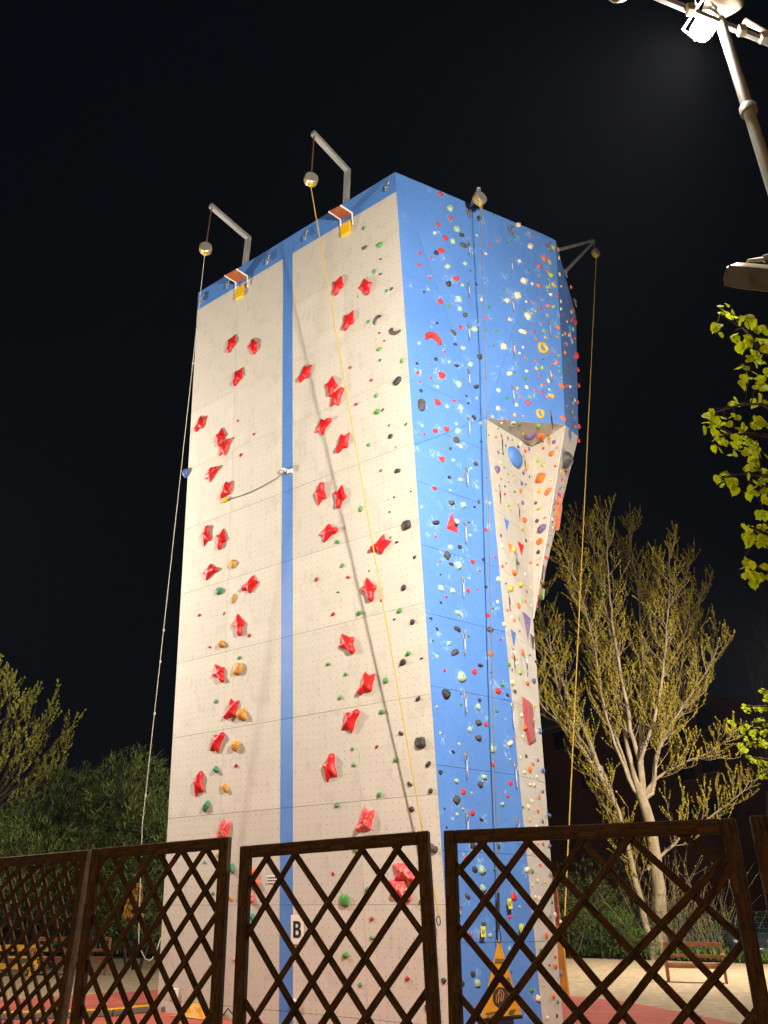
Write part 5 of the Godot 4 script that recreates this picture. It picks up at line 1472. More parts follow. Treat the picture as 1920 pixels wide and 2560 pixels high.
# ---------------------------------------------------------------- floodlights
func floodlight(t: Node3D, at: Vector3, aim: Vector3, up: Vector3, lit: bool, energy: float, size := 0.34, beam_dir := Vector3.DOWN) -> void:
	# a housing whose open face looks along aim; coordinates of t
	var z := aim.normalized()
	var x := up.cross(z).normalized()
	var y := z.cross(x)
	var b := Basis(x, y, z)
	var s := Soup.new()
	var prof := [[-0.2, 0.05], [-0.19, 0.09], [-0.12, 0.13], [-0.02, 0.17], [0.05, 0.178], [0.055, 0.165], [0.02, 0.158]]
	var rows := []
	for q in prof:
		var row := PackedVector3Array()
		for i in 24:
			var g := TAU * i / 24.0
			var ex: float = pow(abs(cos(g)), 0.6) * sign(cos(g)); var ey: float = pow(abs(sin(g)), 0.6) * sign(sin(g))
			row.append(Vector3(ex * q[1] * 1.25, ey * q[1], q[0]) * (size / 0.34))
		rows.append(row)
	s.grid(rows, true)
	var cen := Soup.new()
	var h := part("housing", s.mesh(), M.lamp_body, t, Transform3D(b, at))
	part("back_cap", tube_mesh([Vector3(0, 0, -0.2) * size / 0.34, Vector3(0, 0, -0.198) * size / 0.34], [0.07 * size / 0.34, 0.08 * size / 0.34], 16), M.lamp_body, t, Transform3D(b, at))
	# yoke
	var k := size / 0.34
	part("yoke", tube_mesh([Vector3(0.235, 0, 0) * k, Vector3(0.25, 0.0, -0.05) * k, Vector3(0.25, 0.24, -0.1) * k, Vector3(-0.25, 0.24, -0.1) * k, Vector3(-0.25, 0, -0.05) * k, Vector3(-0.235, 0, 0) * k], [0.014], 6), M.galv, t, Transform3D(b, at))
	var lens := Soup.new()
	var ring := PackedVector3Array()
	for i in 24:
		var g := TAU * i / 24.0
		ring.append(Vector3(cos(g) * 0.185, sin(g) * 0.15, 0.03) * k)
	var lrows := []
	for j in 5:
		var row := PackedVector3Array()
		var q := cos(j / 4.0 * PI * 0.49)
		for p in ring: row.append(Vector3(p.x * q, p.y * q, p.z + (0.1 if lit else 0.02) * k * sin(j / 4.0 * PI * 0.49)))
		lrows.append(row)
	lens.grid(lrows, true)
	part("lens", lens.mesh(), M.lamp_glow if lit else M.lamp_glass, t, Transform3D(b, at))
	if lit:
		var l := SpotLight3D.new()
		l.name = "lamp_light"
		t.add_child(l, true)
		l.transform = Transform3D(Basis.looking_at(beam_dir.normalized(), Vector3.UP), at + z * 0.22 * k)
		l.light_color = Color(1.0, 0.96, 0.905)
		l.spot_angle = 89.0
		l.spot_angle_attenuation = 1.0
		l.spot_range = 120.0
		l.spot_attenuation = 2.0
		l.light_energy = energy
		l.light_size = 0.2
		l.shadow_enabled = true
		# what the domed glass spills to the sides and straight down
		var o := OmniLight3D.new()
		o.name = "spill_light"
		t.add_child(o, true)
		o.position = at + z * 0.24 * k
		o.light_color = l.light_color
		o.light_energy = energy * 0.045
		o.light_size = 0.15
		o.omni_range = 60.0
		o.omni_attenuation = 2.0
		o.shadow_enabled = true

func lamp_post(base: Vector3, height: float, label: String, bar_dir: Vector3, lamp_at: Vector3, aim: Vector3, energy: float, lens_axis := Vector3.ZERO, lamp_size := 0.34) -> Node3D:
	var t := thing("floodlight_post", base, label, "floodlight", "floodlight posts around the tower")
	part("post", tube_mesh([Vector3.ZERO, Vector3(0, height * 0.5, 0), Vector3(0, height * 0.5 + 0.001, 0), Vector3(0, height, 0)], [0.075, 0.06, 0.05, 0.042], 16), M.galv, t)
	for f in [0.5, 0.86]:
		part("collar", tube_mesh([Vector3(0, height * f - 0.05, 0), Vector3(0, height * f + 0.02, 0), Vector3(0, height * f + 0.025, 0)], [0.066, 0.066, 0.05], 16), M.galv, t)
	beam("crossbar", Vector3(0, height - 0.05, 0) - bar_dir * 1.1, Vector3(0, height - 0.05, 0) + bar_dir * 1.3, 0.07, 0.04, Vector3.UP, M.galv, t, 0.006)
	var bd := (aim - lamp_at).normalized()
	floodlight(t, lamp_at - base, (lens_axis if lens_axis != Vector3.ZERO else bd), Vector3.UP, true, energy, lamp_size, bd)
	return t

func build_lamps() -> void:
	M.lamp_body = mat(Color(0.7, 0.67, 0.6), 0.45, 0.3)
	M.lamp_glass = mat(Color(0.3, 0.3, 0.3), 0.1, 0.2)
	M.lamp_glow = mat(Color(1, 1, 1), 0.3)
	M.lamp_glow.emission_enabled = true
	M.lamp_glow.emission = Color(1.0, 0.9, 0.74)
	M.lamp_glow.emission_energy_multiplier = 12.0
	M.street_glow = M.lamp_glow.duplicate()
	M.street_glow.emission = Color(1.0, 0.75, 0.45)
	M.street_glow.emission_energy_multiplier = 6.0
	# the post in view: its lamp's place follows from the shadow of the yellow rope on the wall
	var lamp := at_height(1763, 62, 8.72)
	var pb := at_dist(1852, 215, 5.15); pb.y = 0
	var top := along(Vector3(pb.x, 0, pb.z), Vector3.UP, 1798, 50).y
	var bar := (at_height(1900, 92, top) - at_height(1798, 50, top)).normalized()
	var t := lamp_post(pb, top, "tall galvanised post with a crossbar and one lit floodlight shining on the tower", bar, lamp, lamp + Vector3(-0.36, 0.06, -0.92), L_MAIN, Vector3(-0.32, -0.75, 0.1), 0.2)
	# unlit fittings on the same crossbar
	var hy := Vector3(0, top - 0.05, 0)
	floodlight(t, hy - bar * 0.95 + Vector3(0, 0.2, 0), Vector3(-0.8, -0.5, 0.4), Vector3.UP, false, 0.0)
	floodlight(t, at_height(1806, 14, top + 0.3) - pb, Vector3(0.5, -0.1, -0.8), Vector3.UP, false, 0.0, 0.27)
	floodlight(t, hy + bar * 1.05 + Vector3(0, -0.02, 0), Vector3(0.7, -0.6, 0.2), Vector3.UP, false, 0.0)
	for q in [[-0.35, 0.02], [0.2, 0.02], [0.45, 0.05], [0.62, 0.03], [0.85, 0.02]]:
		part("clamp", bevel_box(0.07, 0.09, 0.07, 0.006), M.lamp_body, t, Transform3D(Basis(), hy + bar * q[0] + Vector3(0, -0.07 + q[1], 0.03)))
	part("strut", tube_mesh([hy + bar * 0.3 + Vector3(0, 0.2, 0), hy + bar * 0.55 + Vector3(0, 0.02, 0.06), hy + bar * 0.75 + Vector3(0, 0.0, 0.08), hy + bar * 0.95 + Vector3(0, -0.06, 0.1)], [0.03, 0.02, 0.012, 0.012], 6), M.lamp_body, t)
	# lower bracket lamp, switched off: a shallow trough on a forked arm
	var fl := at_dist(1893, 690, 4.6)
	var fp := fl - pb
	var ax := (cam_basis.x * 0.93 + cam_basis.y * -0.2 + cam_basis.z * 0.3).normalized()
	var dn := (Vector3.DOWN + cam_basis.x * -0.18).normalized()
	dn = (dn - ax * dn.dot(ax)).normalized()
	var dp := ax.cross(dn)
	var s := Soup.new()
	var rows := []
	for i in 8:
		var g := -1.0 + 2.0 * i / 7.0
		var row := PackedVector3Array()
		var e := sqrt(max(0.0, 1.0 - pow(abs(g), 5.0)))
		for q in [[-0.1, 0.03], [-0.085, -0.02], [-0.03, -0.05], [0.03, -0.05], [0.085, -0.02], [0.1, 0.03]]: row.append(fp + ax * g * 0.2 + dp * q[0] * (0.55 + 0.45 * e) + dn * q[1] * (0.5 + 0.5 * e))
		rows.append(row)
	s.grid(rows, false)
	part("bracket_lamp", s.mesh(), M.lamp_body, t)
	var gl := Soup.new()
	gl.quad(fp - ax * 0.19 - dp * 0.095 + dn * 0.027, fp + ax * 0.19 - dp * 0.095 + dn * 0.027, fp + ax * 0.19 + dp * 0.095 + dn * 0.027, fp - ax * 0.19 + dp * 0.095 + dn * 0.027, dn)
	part("bracket_lamp_glass", gl.mesh(), M.lamp_glass, t)
	part("bracket_fork", tube_mesh([fp - ax * 0.1 - dn * 0.03 + dp * 0.09, fp - ax * 0.06 - dn * 0.17 + dp * 0.04, fp + ax * 0.03 - dn * 0.16], [0.016], 6), M.lamp_body, t)
	part("bracket_fork", tube_mesh([fp + ax * 0.18 - dn * 0.03, fp + ax * 0.2 - dn * 0.1, fp + ax * 0.16 - dn * 0.16], [0.014], 6), M.lamp_body, t)
	part("cable", tube_mesh([fp + ax * 0.1 - dn * 0.03, fp + ax * 0.08 - dn * 0.09, fp + ax * 0.04 - dn * 0.14, fp + ax * 0.07 - dn * 0.18], [0.007], 5), M.bolt, t)
	var post_at := Vector3(0, fp.y + 0.3, 0)
	part("bracket_arm", tube_mesh([fp + ax * 0.02 - dn * 0.16, fp + ax * 0.13 - dn * 0.2, post_at], [0.025, 0.04, 0.04], 8), M.galv, t)
	# the post on the far side of lane one, whose light throws the holds' second shadows
	var lb := Vector3(-12.6, 0, -16.9)
	var lt := lamp_post(lb, 9.3, "floodlight post standing outside the cream wall's outer edge", Vector3(0.5, 0, 0.86).normalized(), Vector3(-12.3, 9.0, -16.6), Vector3(-1.0, 9.5, -14.5), L_LEFT)
	floodlight(lt, Vector3(-0.2, 9.1, -0.4), Vector3(0.25, -0.75, -0.6), Vector3.UP, true, L_YARD, 0.34, Vector3(0.25, -0.6, -0.7))
	# and one across the paving, which lights the bench, the prow's outer side and the large tree
	lamp_post(Vector3(16.0, 0, -25.5), 9.3, "floodlight post across the paving facing the bench and the large tree", Vector3(0.3, 0, -0.95).normalized(), Vector3(15.6, 9.0, -25.3), Vector3(15.6, 9.0, -25.3) + Vector3(-0.85, -0.22, -0.35), L_BACK)
	street_lamp()

func street_lamp() -> void:
	# the street behind the viewer: its lamp gives the lattice's near side its dull brown
	var b := Vector3(-5.5, 0, 7.5)
	var t := thing("street_lamp", b, "warm street lamp on the pavement behind the viewer", "street lamp")
	part("post", tube_mesh([Vector3.ZERO, Vector3(0, 3.0, 0), Vector3(0, 5.6, 0), Vector3(0.2, 6.0, -0.25), Vector3(0.5, 6.15, -0.7)], [0.08, 0.07, 0.05, 0.04, 0.035], 12), M.galv, t)
	part("head", bevel_box(0.26, 0.1, 0.6, 0.03), M.lamp_body, t, Transform3D(Basis(Vector3.UP, 0.6), Vector3(0.62, 6.17, -0.9)))
	part("lens", bevel_box(0.2, 0.03, 0.42, 0.01), M.street_glow, t, Transform3D(Basis(Vector3.UP, 0.6), Vector3(0.62, 6.1, -0.9)))
	var o := OmniLight3D.new()
	o.name = "lamp_light"
	t.add_child(o, true)
	o.position = Vector3(0.62, 6.0, -0.9)
	o.light_color = Color(1.0, 0.78, 0.52)
	o.light_energy = L_STREET
	o.light_size = 0.2
	o.omni_range = 60.0
	o.omni_attenuation = 2.0
	o.shadow_enabled = true

# ---------------------------------------------------------------- ground, furniture, background
func poly_sheet(pts: Array, y: float) -> ArrayMesh:
	var p := PackedVector2Array()
	for q in pts: p.append(Vector2(q[0], q[1]))
	var tr := Geometry2D.triangulate_polygon(p)
	var s := Soup.new()
	for i in range(0, tr.size(), 3):
		var a := p[tr[i]]; var b := p[tr[i + 1]]; var c := p[tr[i + 2]]
		s.tri(Vector3(a.x, y, a.y), Vector3(b.x, y, b.y), Vector3(c.x, y, c.y), Vector3.UP, a, b, c)
	return s.mesh()

func bench(at: Vector3, turn: float, w: float, label: String, m: Material) -> void:
	var t := thing("park_bench", at, label, "bench", "wooden benches by the paving")
	t.rotation.y = turn
	var hw := w * 0.5
	for x in [-hw, hw]:
		beam("leg", Vector3(x, 0, 0.24), Vector3(x, 0.62, 0.24), 0.07, 0.07, Vector3.RIGHT, m, t, 0.006)
		beam("leg", Vector3(x, 0, -0.22), Vector3(x, 0.92, -0.3), 0.07, 0.07, Vector3.RIGHT, m, t, 0.006)
		beam("armrest", Vector3(x, 0.645, 0.3), Vector3(x, 0.645, -0.24), 0.09, 0.045, Vector3.RIGHT, m, t, 0.006)
		beam("stretcher", Vector3(x, 0.14, 0.2), Vector3(x, 0.14, -0.19), 0.05, 0.05, Vector3.UP, m, t, 0.004)
	for z in [0.2, 0.07, -0.06, -0.18]: beam("seat_slat", Vector3(-hw + 0.04, 0.43, z), Vector3(hw - 0.04, 0.43, z), 0.11, 0.03, Vector3.BACK, m, t, 0.005)
	beam("apron", Vector3(-hw + 0.036, 0.37, 0.235), Vector3(hw - 0.036, 0.37, 0.235), 0.08, 0.03, Vector3.UP, m, t, 0.005)
	for y in [0.6, 0.88]: beam("back_slat", Vector3(-hw + 0.036, y, -0.265 - (y - 0.6) * 0.1), Vector3(hw - 0.036, y, -0.265 - (y - 0.6) * 0.1), 0.11 if y > 0.7 else 0.08, 0.03, Vector3.UP, m, t, 0.005)

func build_ground() -> void:
	M.soil = bumpy(tmat(mottle(256, 256, 101, 0.03, 0.03, Color(0.13, 0.12, 0.07), Color(0.22, 0.19, 0.11)), 0.95, 0.25), 40, 0.08, 1.0)
	M.soil.uv1_world_triplanar = true
	# small sand coloured pavers, too fine to tell apart beyond the fence
	var img := Image.create(512, 512, false, Image.FORMAT_RGB8)
	var f1 := noise(103, 0.02, 4); var f2 := noise(104, 0.2, 2)
	rng.seed = 3
	var tone := []
	for i in 1024: tone.append(rng.randf_range(-0.06, 0.06))
	for y in 512:
		for x in 512:
			var rw := y / 32
			var bx := (x + (32 if rw % 2 else 0)) / 64
			var t: float = tone[(rw * 37 + bx * 11) % 1024] + 0.06 * f1.get_noise_2d(x, y) + 0.05 * f2.get_noise_2d(x, y)
			var c := Color(0.63 + t, 0.545 + t, 0.42 + t * 0.9)
			if y % 32 < 2 or (x + (32 if rw % 2 else 0)) % 64 < 2: c = c.darkened(0.3)
			img.set_pixel(x, y, c)
	M.paving = bumpy(tmat(img, 0.9), 42, 0.1, 0.4)
	M.paving.uv1_scale = Vector3(0.62, 0.62, 1)
	M.mat_red = bumpy(tmat(mottle(256, 256, 106, 0.015, 0.015, Color(0.62, 0.27, 0.21), Color(0.7, 0.34, 0.27), 1.0, 0.5), 0.9), 43, 0.2, 0.4)
	M.mat_red.uv1_scale = Vector3(0.4, 0.4, 1)
	struct("ground", poly_sheet([[-150, 40], [150, 40], [150, -200], [-150, -200]], -0.004), M.soil)
	struct("paving", poly_sheet([[-40, 3], [40, 3], [40, -34], [12.5, -34.6], [9.4, -37.6], [-12, -34], [-40, -32]], 0.0), M.paving)
	struct("rubber_surface", poly_sheet([[-9.5, -16.4], [-7.56, -18.31], [-5.06, -20.83], [-2.5, -21.6], [2.5, -21.2], [4.05, -19.99], [4.99, -18.9], [5.71, -15.82], [6.3, -12.5], [5.2, -9.6], [-3.0, -9.4], [-9.5, -12.6]], 0.004), M.mat_red)
	# low kerb of the matting with a yellow top
	var kp := []
	for q in [[-160, 2562], [0, 2550], [150, 2546], [277, 2541], [345, 2533], [402, 2527], [418, 2531]]: kp.append(at_height(q[0], q[1], 0.0))
	var t := thing("mat_kerb", kp[0], "low grey kerb with a yellow top edge curving to the wall's foot", "kerb")
	for i in kp.size() - 1:
		var a: Vector3 = kp[i] - kp[0]; var b: Vector3 = kp[i + 1] - kp[0]
		beam("kerb_stone", a + Vector3(0, 0.045, 0), b + Vector3(0, 0.045, 0), 0.09, 0.16, Vector3.UP, M.kerb, t, 0.015)
		beam("yellow_edge", a + Vector3(0, 0.101, 0), b + Vector3(0, 0.101, 0), 0.02, 0.12, Vector3.UP, M.pad_yellow, t, 0.006)
	# pale line on the paving
	var l0 := at_height(1725, 2528, 0.0); var l1 := at_height(1800, 2530, 0.0)
	var yb := thing("yellow_tarp", at_height(503, 2543, 0.0), "crumpled yellow cloth with black straps lying at the foot of the cream wall", "cloth")
	var s := Soup.new(); var rows := []
	var nz := noise(120, 2.4, 3)
	for j in 15:
		var row := PackedVector3Array()
		for i in 19:
			var x := (i / 18.0 - 0.5) * 1.0; var z := (j / 14.0 - 0.5) * 0.55
			var e: float = clamp(1.0 - pow(abs(x) * 2.0, 3.0) - pow(abs(z) * 3.6, 3.0), 0.0, 1.0)
			row.append(WX * x + Vector3(WN.x, 0, WN.z) * z + Vector3(0, 0.012 + e * (0.1 + 0.16 * nz.get_noise_2d(x * 2.0, z * 2.0) + 0.06 * nz.get_noise_2d(x * 8.0, z * 8.0)), 0))
		rows.append(row)
	s.grid(rows, false)
	part("cloth", s.mesh(), M.gate_cloth, yb)
	part("strap", tube_mesh([WX * 0.3 + Vector3(0, 0.1, 0), WX * 0.5 + Vector3(0, 0.04, 0), WX * 0.62 + Vector3(0, 0.16, 0), WX * 0.85 + Vector3(0, 0.03, 0)], [0.012], 5), M.bolt, yb)
	bench((at_height(1675, 2455, 0) + at_height(1812, 2460, 0)) * 0.5 + Vector3(0.1, 0, -0.25), -0.35, 1.45, "brown wooden bench on the paving in front of the mesh fence", M.bench)
	bench(at_height(168, 2438, 0), 0.25, 2.0, "weathered wooden bench beside the dark shrubs seen through the lattice", M.bench)
	var yc := at_height(25, 2440, 0)
	var y2 := thing("low_bench", yc, "low yellow slatted bench beside the weathered wooden bench", "bench")
	for z in [0.18, 0.0, -0.18]: beam("seat_slat", Vector3(-0.8, 0.45, z), Vector3(0.8, 0.45, z), 0.15, 0.04, Vector3.BACK, M.bench_yellow, y2, 0.006)
	for x in [-0.62, 0.62]: beam("support", Vector3(x, 0.0, 0), Vector3(x, 0.43, 0), 0.45, 0.09, Vector3.BACK, M.bench_yellow, y2, 0.01)
	beam("apron", Vector3(-0.8, 0.24, 0.24), Vector3(0.8, 0.24, 0.24), 0.14, 0.03, Vector3.UP, M.bench_yellow, y2, 0.006)
	beam("back_slat", Vector3(-0.8, 0.66, -0.3), Vector3(0.8, 0.66, -0.3), 0.16, 0.03, Vector3.UP, M.bench_yellow, y2, 0.006)
	for x in [-0.6, 0.6]: beam("back_post", Vector3(x, 0.42, -0.27), Vector3(x, 0.74, -0.28), 0.05, 0.03, Vector3.RIGHT, M.bench_yellow, y2, 0.004)
	# mesh fence
	var line := []
	for q in [[1400, 2391], [1482, 2394], [1566, 2397], [1648, 2400], [1728, 2403], [1806, 2406], [1885, 2409], [1965, 2412]]: line.append(at_height(q[0], q[1], 0))
	for i in line.size() - 1: mesh_panel(line[i], line[i + 1], "green wire mesh fence panel behind the bench and the large tree")
	line = []
	for q in [[150, 2388], [230, 2390], [312, 2392], [395, 2394], [480, 2396]]: line.append(at_height(q[0], q[1], 0))
	for i in line.size() - 1: mesh_panel(line[i], line[i + 1], "green wire mesh fence panel in front of the evergreen shrubs")
	# yellow patterned cloth in the shrubs
	var cp := at_dist(336, 2262, 27.5)
	var ban := thing("patterned_cloth", Vector3(cp.x, cp.y - 0.55, cp.z), "yellow cloth with black patterns hanging among the dark shrubs", "cloth")
	var sb := Soup.new(); rows = []
	for j in 12:
		var row := PackedVector3Array()
		for i in 9:
			var x := (i / 8.0 - 0.5) * (0.34 + 0.3 * j / 11.0); var y := 1.15 - j / 11.0 * 1.0
			row.append(Vector3(x + 0.04 * nz.get_noise_2d(y * 3.0, 5.0), y, 0.14 * nz.get_noise_2d(x * 4.0, y * 2.0)))
		rows.append(row)
	sb.grid(rows, false)
	part("cloth", sb.mesh(), M.pattern_cloth, ban)
	part("hanging_cord", tube_mesh([Vector3(0, 1.12, 0), Vector3(0.02, 2.4, -0.1)], [0.008], 4), M.bolt, ban)
	# weeds along the fence foot
	var lv := Leaves.new()
	rng.seed = 64
	for i in 9000:
		var tt := rng.randf()
		var g: Vector3 = at_height(1400, 2391, 0).lerp(at_height(1965, 2412, 0), tt) + Vector3(rng.randfn() * 0.3, 0, rng.randfn() * 0.35 - 0.5)
		if i % 3 == 0: g = at_height(60, 2386, 0).lerp(at_height(470, 2394, 0), tt) + Vector3(rng.randfn() * 0.3, 0, rng.randfn() * 0.5 - 0.6)
		var d := (Vector3.UP + rdir() * 0.6).normalized()
		lv.leaf(g + Vector3(0, rng.randf() * 0.25, 0), d, d.cross(rdir()).normalized(), rng.randf_range(0.1, 0.35), rng.randf_range(0.03, 0.09), Color(0.09, 0.13, 0.03) * rng.randf_range(0.6, 1.5))
	var w := part("weeds", lv.mesh(), M.leaf_g, self)
	tag(w, "green weeds growing along the foot of the wire fence", "weeds", "", "stuff")
	building()
	car()

func mesh_panel(a: Vector3, b: Vector3, label: String) -> void:
	var t := thing("mesh_fence_panel", a, label, "fence", "green wire mesh fence")
	var e := b - a
	var H := 1.75
	part("post", tube_mesh([Vector3(0, 0, 0), Vector3(0, H + 0.1, 0)], [0.032], 8), M.green_post, t)
	var s := Soup.new()
	var n := int(e.length() / 0.1)
	for i in n + 1:
		var p := e * (float(i) / n)
		s.tube([p + Vector3(0, 0.05, 0), p + Vector3(0, H, 0)], [0.0035], 3, false)
	for j in 10:
		var y := 0.08 + j * (H - 0.1) / 9.0
		s.tube([Vector3(0, y, 0.01), e + Vector3(0, y, 0.01)], [0.006], 3, false)
	part("wire_mesh", s.mesh(), M.green_wire, t)

func building() -> void:
	var r := at_dist(1843, 2290, 70.0); r.y = 0
	var l := at_dist(1380, 2290, 84.0); l.y = 0
	var top := along(r, Vector3.UP, 1840, 1722).y
	var t := thing("apartment_building", (l + r) * 0.5, "dark brick-red apartment building with small windows behind the large tree", "building")
	var ex := (r - l).normalized(); var n := ex.cross(Vector3.UP).normalized()
	if n.dot(EYE - r) < 0.0: n = -n
	var c := t.position
	var s := Soup.new()
	var depth := -n * 10.0
	var hh := Vector3(0, top, 0)
	s.quad(l - c, r - c, r + hh - c, l + hh - c, n)
	s.quad(r - c, r + depth - c, r + depth + hh - c, r + hh - c, ex)
	s.quad(l - c, l + depth - c, l + depth + hh - c, l + hh - c, -ex)
	s.quad(l + depth - c, r + depth - c, r + depth + hh - c, l + depth + hh - c, -n)
	s.quad(l + hh - c, r + hh - c, r + depth + hh - c, l + depth + hh - c, Vector3.UP)
	part("wall", s.mesh(), M.brick_red, t)
	beam("cornice", l + hh - c + n * 0.15 + Vector3(0, 0.2, 0), r + hh - c + n * 0.15 + ex * 0.3 + Vector3(0, 0.2, 0), 0.4, 0.5, Vector3.UP, M.concrete, t, 0.03)
	beam("gutter", l + hh - c + n * 0.3 + Vector3(0, -0.25, 0), r + hh - c + n * 0.3 + ex * 0.2 + Vector3(0, -0.25, 0), 0.14, 0.14, Vector3.UP, M.concrete, t, 0.03)
	for q in [[1762, 1794], [1692, 1818], [1774, 1899], [1715, 1920], [1800, 2029], [1728, 2042], [1400, 1850], [1470, 1945], [1570, 1880]]:
		var p := hit(q[0], q[1], r, n)
		var b := Basis(ex, Vector3.UP, n)
		var fr := part("window", bevel_box(1.6, 2.0, 0.08, 0.01), M.window_frame, t, Transform3D(b, p - c + n * 0.03))
		part("pane", bevel_box(0.7, 1.8, 0.02, 0.004), M.dark_glass, fr, Transform3D(Basis(), Vector3(-0.38, 0, 0.045)))
		part("pane", bevel_box(0.7, 1.8, 0.02, 0.004), M.dark_glass, fr, Transform3D(Basis(), Vector3(0.38, 0, 0.045)))
		part("sill", bevel_box(1.8, 0.1, 0.2, 0.01), M.concrete, fr, Transform3D(Basis(), Vector3(0, -1.05, 0.08)))

func car() -> void:
	var at := at_dist(1862, 2330, 40.0); at.y = 0
	var t := thing("parked_car", at, "dark parked car showing its bright headlamps through the mesh fence", "car")
	t.rotation.y = atan2(EYE.x - at.x, EYE.z - at.z) + 0.15
	# body lofted from the nose (+z) to the tail; each station: z, half width, sill, waist, roof half width, roof height
	var st := [[2.1, 0.7, 0.4, 0.62, 0.6, 0.66], [2.02, 0.82, 0.25, 0.72, 0.7, 0.76], [1.6, 0.88, 0.22, 0.86, 0.74, 0.92], [0.95, 0.9, 0.22, 0.95, 0.74, 1.0], [0.4, 0.9, 0.22, 0.96, 0.66, 1.4], [-0.3, 0.9, 0.22, 0.97, 0.64, 1.5], [-1.2, 0.9, 0.22, 0.98, 0.63, 1.45], [-1.9, 0.88, 0.25, 0.98, 0.66, 1.05], [-2.1, 0.78, 0.35, 0.9, 0.62, 0.95]]
	var rows := []
	for q in st:
		rows.append(PackedVector3Array([Vector3(-q[1], q[2], q[0]), Vector3(-q[1] - 0.02, (q[2] + q[3]) * 0.5, q[0]), Vector3(-q[1], q[3], q[0]), Vector3(-q[4], q[5] - 0.06, q[0]), Vector3(-q[4] * 0.8, q[5], q[0]), Vector3(q[4] * 0.8, q[5], q[0]), Vector3(q[4], q[5] - 0.06, q[0]), Vector3(q[1], q[3], q[0]), Vector3(q[1] + 0.02, (q[2] + q[3]) * 0.5, q[0]), Vector3(q[1], q[2], q[0])]))
	var s := Soup.new()
	s.grid(rows, true, true)
	part("body", s.mesh(), M.car_paint, t)
	var ws := Soup.new()
	ws.quad(Vector3(-0.68, 1.03, 0.93), Vector3(0.68, 1.03, 0.93), Vector3(0.55, 1.42, 0.43), Vector3(-0.55, 1.42, 0.43), Vector3(0, 1, 1))
	part("windscreen", ws.mesh(), M.dark_glass, t)
	for x in [-0.62, 0.62]:
		part("headlamp", bevel_box(0.34, 0.2, 0.12, 0.04), M.chrome, t, Transform3D(Basis(Vector3.UP, x * 0.35), Vector3(x, 0.66, 2.02)))
		for z in [1.35, -1.35]:
			var wh := part("wheel", tube_mesh([Vector3(-0.1, 0, 0), Vector3(0.1, 0, 0)], [0.32], 18), M.bolt, t, Transform3D(Basis(), Vector3(sign(x) * 0.82, 0.32, z)))
			part("rim", tube_mesh([Vector3(-0.105, 0, 0), Vector3(0.105, 0, 0)], [0.2], 12), M.steel, wh)
		part("mirror", bevel_box(0.16, 0.12, 0.08, 0.03), M.car_paint, t, Transform3D(Basis(), Vector3(sign(x) * 0.98, 1.02, 0.7)))
	part("grille", bevel_box(0.8, 0.14, 0.06, 0.02), M.bolt, t, Transform3D(Basis(), Vector3(0, 0.64, 2.09)))
	part("number_plate", bevel_box(0.5, 0.11, 0.02, 0.004), M.white_paint, t, Transform3D(Basis(), Vector3(0, 0.42, 2.12)))
	part("bumper", bevel_box(1.6, 0.16, 0.14, 0.05), M.steel, t, Transform3D(Basis(), Vector3(0, 0.42, 2.03)))

const L_MAIN := 300.0
const L_LEFT := 200.0
const L_BACK := 560.0
const L_YARD := 38.0
const L_STREET := 60.0

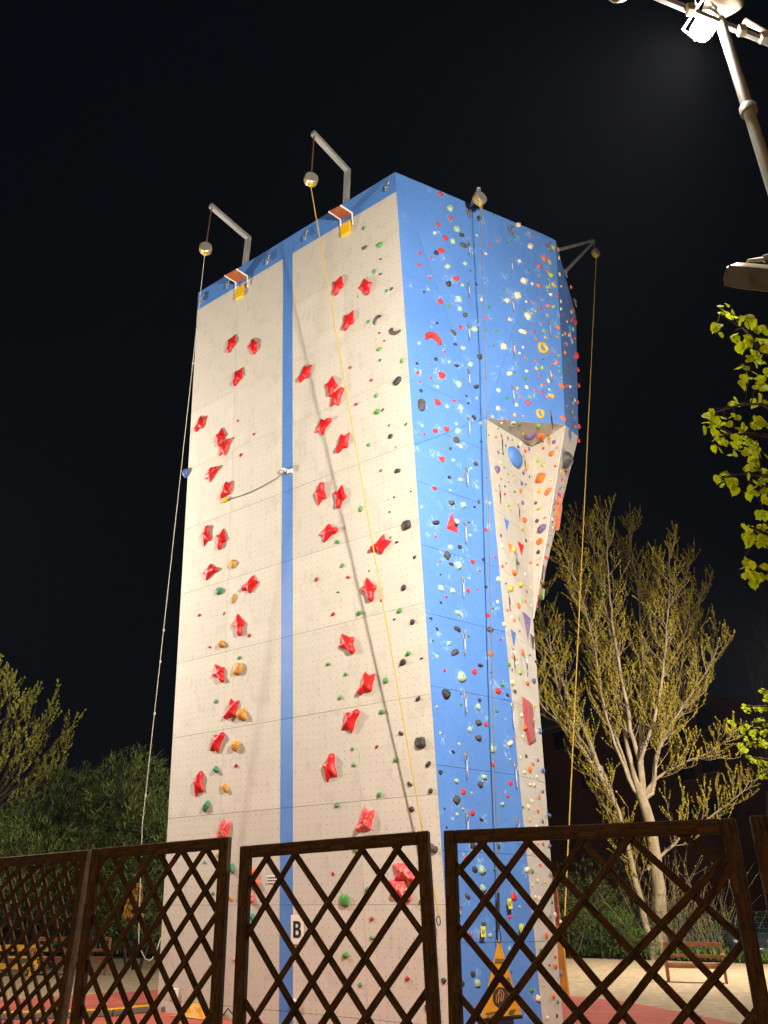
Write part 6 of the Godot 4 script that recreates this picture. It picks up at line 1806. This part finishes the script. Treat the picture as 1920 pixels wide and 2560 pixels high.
func _ready() -> void:
	var cam := Camera3D.new()
	cam.name = "camera"
	cam.fov = 66.211
	cam.near = 0.05; cam.far = 400.0
	cam.transform = Transform3D(cam_basis.orthonormalized(), EYE)
	add_child(cam)
	cam.current = true
	var env := Environment.new()
	var sm := ProceduralSkyMaterial.new()
	sm.sky_top_color = Color(0.03, 0.035, 0.055)
	sm.sky_horizon_color = Color(0.055, 0.06, 0.08)
	sm.ground_bottom_color = Color(0.02, 0.02, 0.02)
	sm.ground_horizon_color = Color(0.055, 0.06, 0.08)
	sm.sky_curve = 0.12
	sm.sun_angle_max = 0.0
	var sky := Sky.new(); sky.sky_material = sm
	env.background_mode = Environment.BG_SKY
	env.sky = sky
	env.background_energy_multiplier = 1.0
	env.tonemap_mode = Environment.TONE_MAPPER_LINEAR
	env.tonemap_exposure = 0.93
	env.fog_enabled = true
	env.fog_density = 0.0001
	env.fog_light_color = Color(0.86, 0.9, 1.0)
	env.sdfgi_enabled = true; env.ssao_enabled = true; env.ssil_enabled = true
	var we := WorldEnvironment.new()
	we.name = "night"
	we.environment = env
	add_child(we)
	build_materials()
	M.rust = tmat(mottle(128, 128, 131, 0.03, 0.03, Color(0.45, 0.16, 0.05), Color(0.6, 0.25, 0.09)), 0.8, 1.0)
	M.padding = tmat(mottle(128, 128, 132, 0.02, 0.02, Color(0.75, 0.5, 0.1), Color(0.66, 0.4, 0.08)), 0.6, 1.0)
	M.gate_cloth = bumpy(tmat(mottle(128, 128, 133, 0.035, 0.035, Color(0.8, 0.56, 0.05), Color(0.72, 0.47, 0.03)), 0.6, 1.2), 44, 0.03, 1.0)
	M.gate_hem = mat(Color(0.72, 0.5, 0.22), 0.7)
	M.print_grey = mat(Color(0.4, 0.34, 0.2), 0.7)
	M.print_dark = mat(Color(0.18, 0.12, 0.08), 0.7)
	M.card = mat(Color(0.85, 0.85, 0.25), 0.7)
	M.kerb = tmat(mottle(64, 64, 134, 0.06, 0.06, Color(0.34, 0.31, 0.28), Color(0.44, 0.4, 0.36)), 0.9, 1.5)
	M.green_post = mat(Color(0.13, 0.24, 0.18), 0.6)
	M.green_wire = mat(Color(0.2, 0.3, 0.25), 0.5, 0.2)
	M.brick_red = bumpy(tmat(mottle(256, 256, 136, 0.03, 0.03, Color(0.33, 0.175, 0.11), Color(0.4, 0.22, 0.14)), 0.95, 0.2), 45, 0.1, 0.5)
	M.concrete = mat(Color(0.45, 0.42, 0.36), 0.9)
	M.window_frame = mat(Color(0.12, 0.1, 0.09), 0.6)
	M.dark_glass = mat(Color(0.05, 0.06, 0.08), 0.08, 0.0, 0.8)
	M.car_paint = mat(Color(0.2, 0.23, 0.26), 0.25, 0.3)
	var pi := mottle(96, 96, 137, 0.06, 0.06, Color(0.85, 0.6, 0.2), Color(0.7, 0.45, 0.15))
	var pn := noise(138, 0.07, 2)
	for y in 96:
		for x in 96:
			if pn.get_noise_2d(x * 1.0, y * 0.7) > 0.18: pi.set_pixel(x, y, Color(0.05, 0.04, 0.03))
	M.pattern_cloth = tmat(pi, 0.7)
	build_lamps()
	M.leaf_g = leaf_mat(0.55, Color(0.15, 0.22, 0.03))
	build_ground()
	build_tower()
	build_plants()
	build_fence()
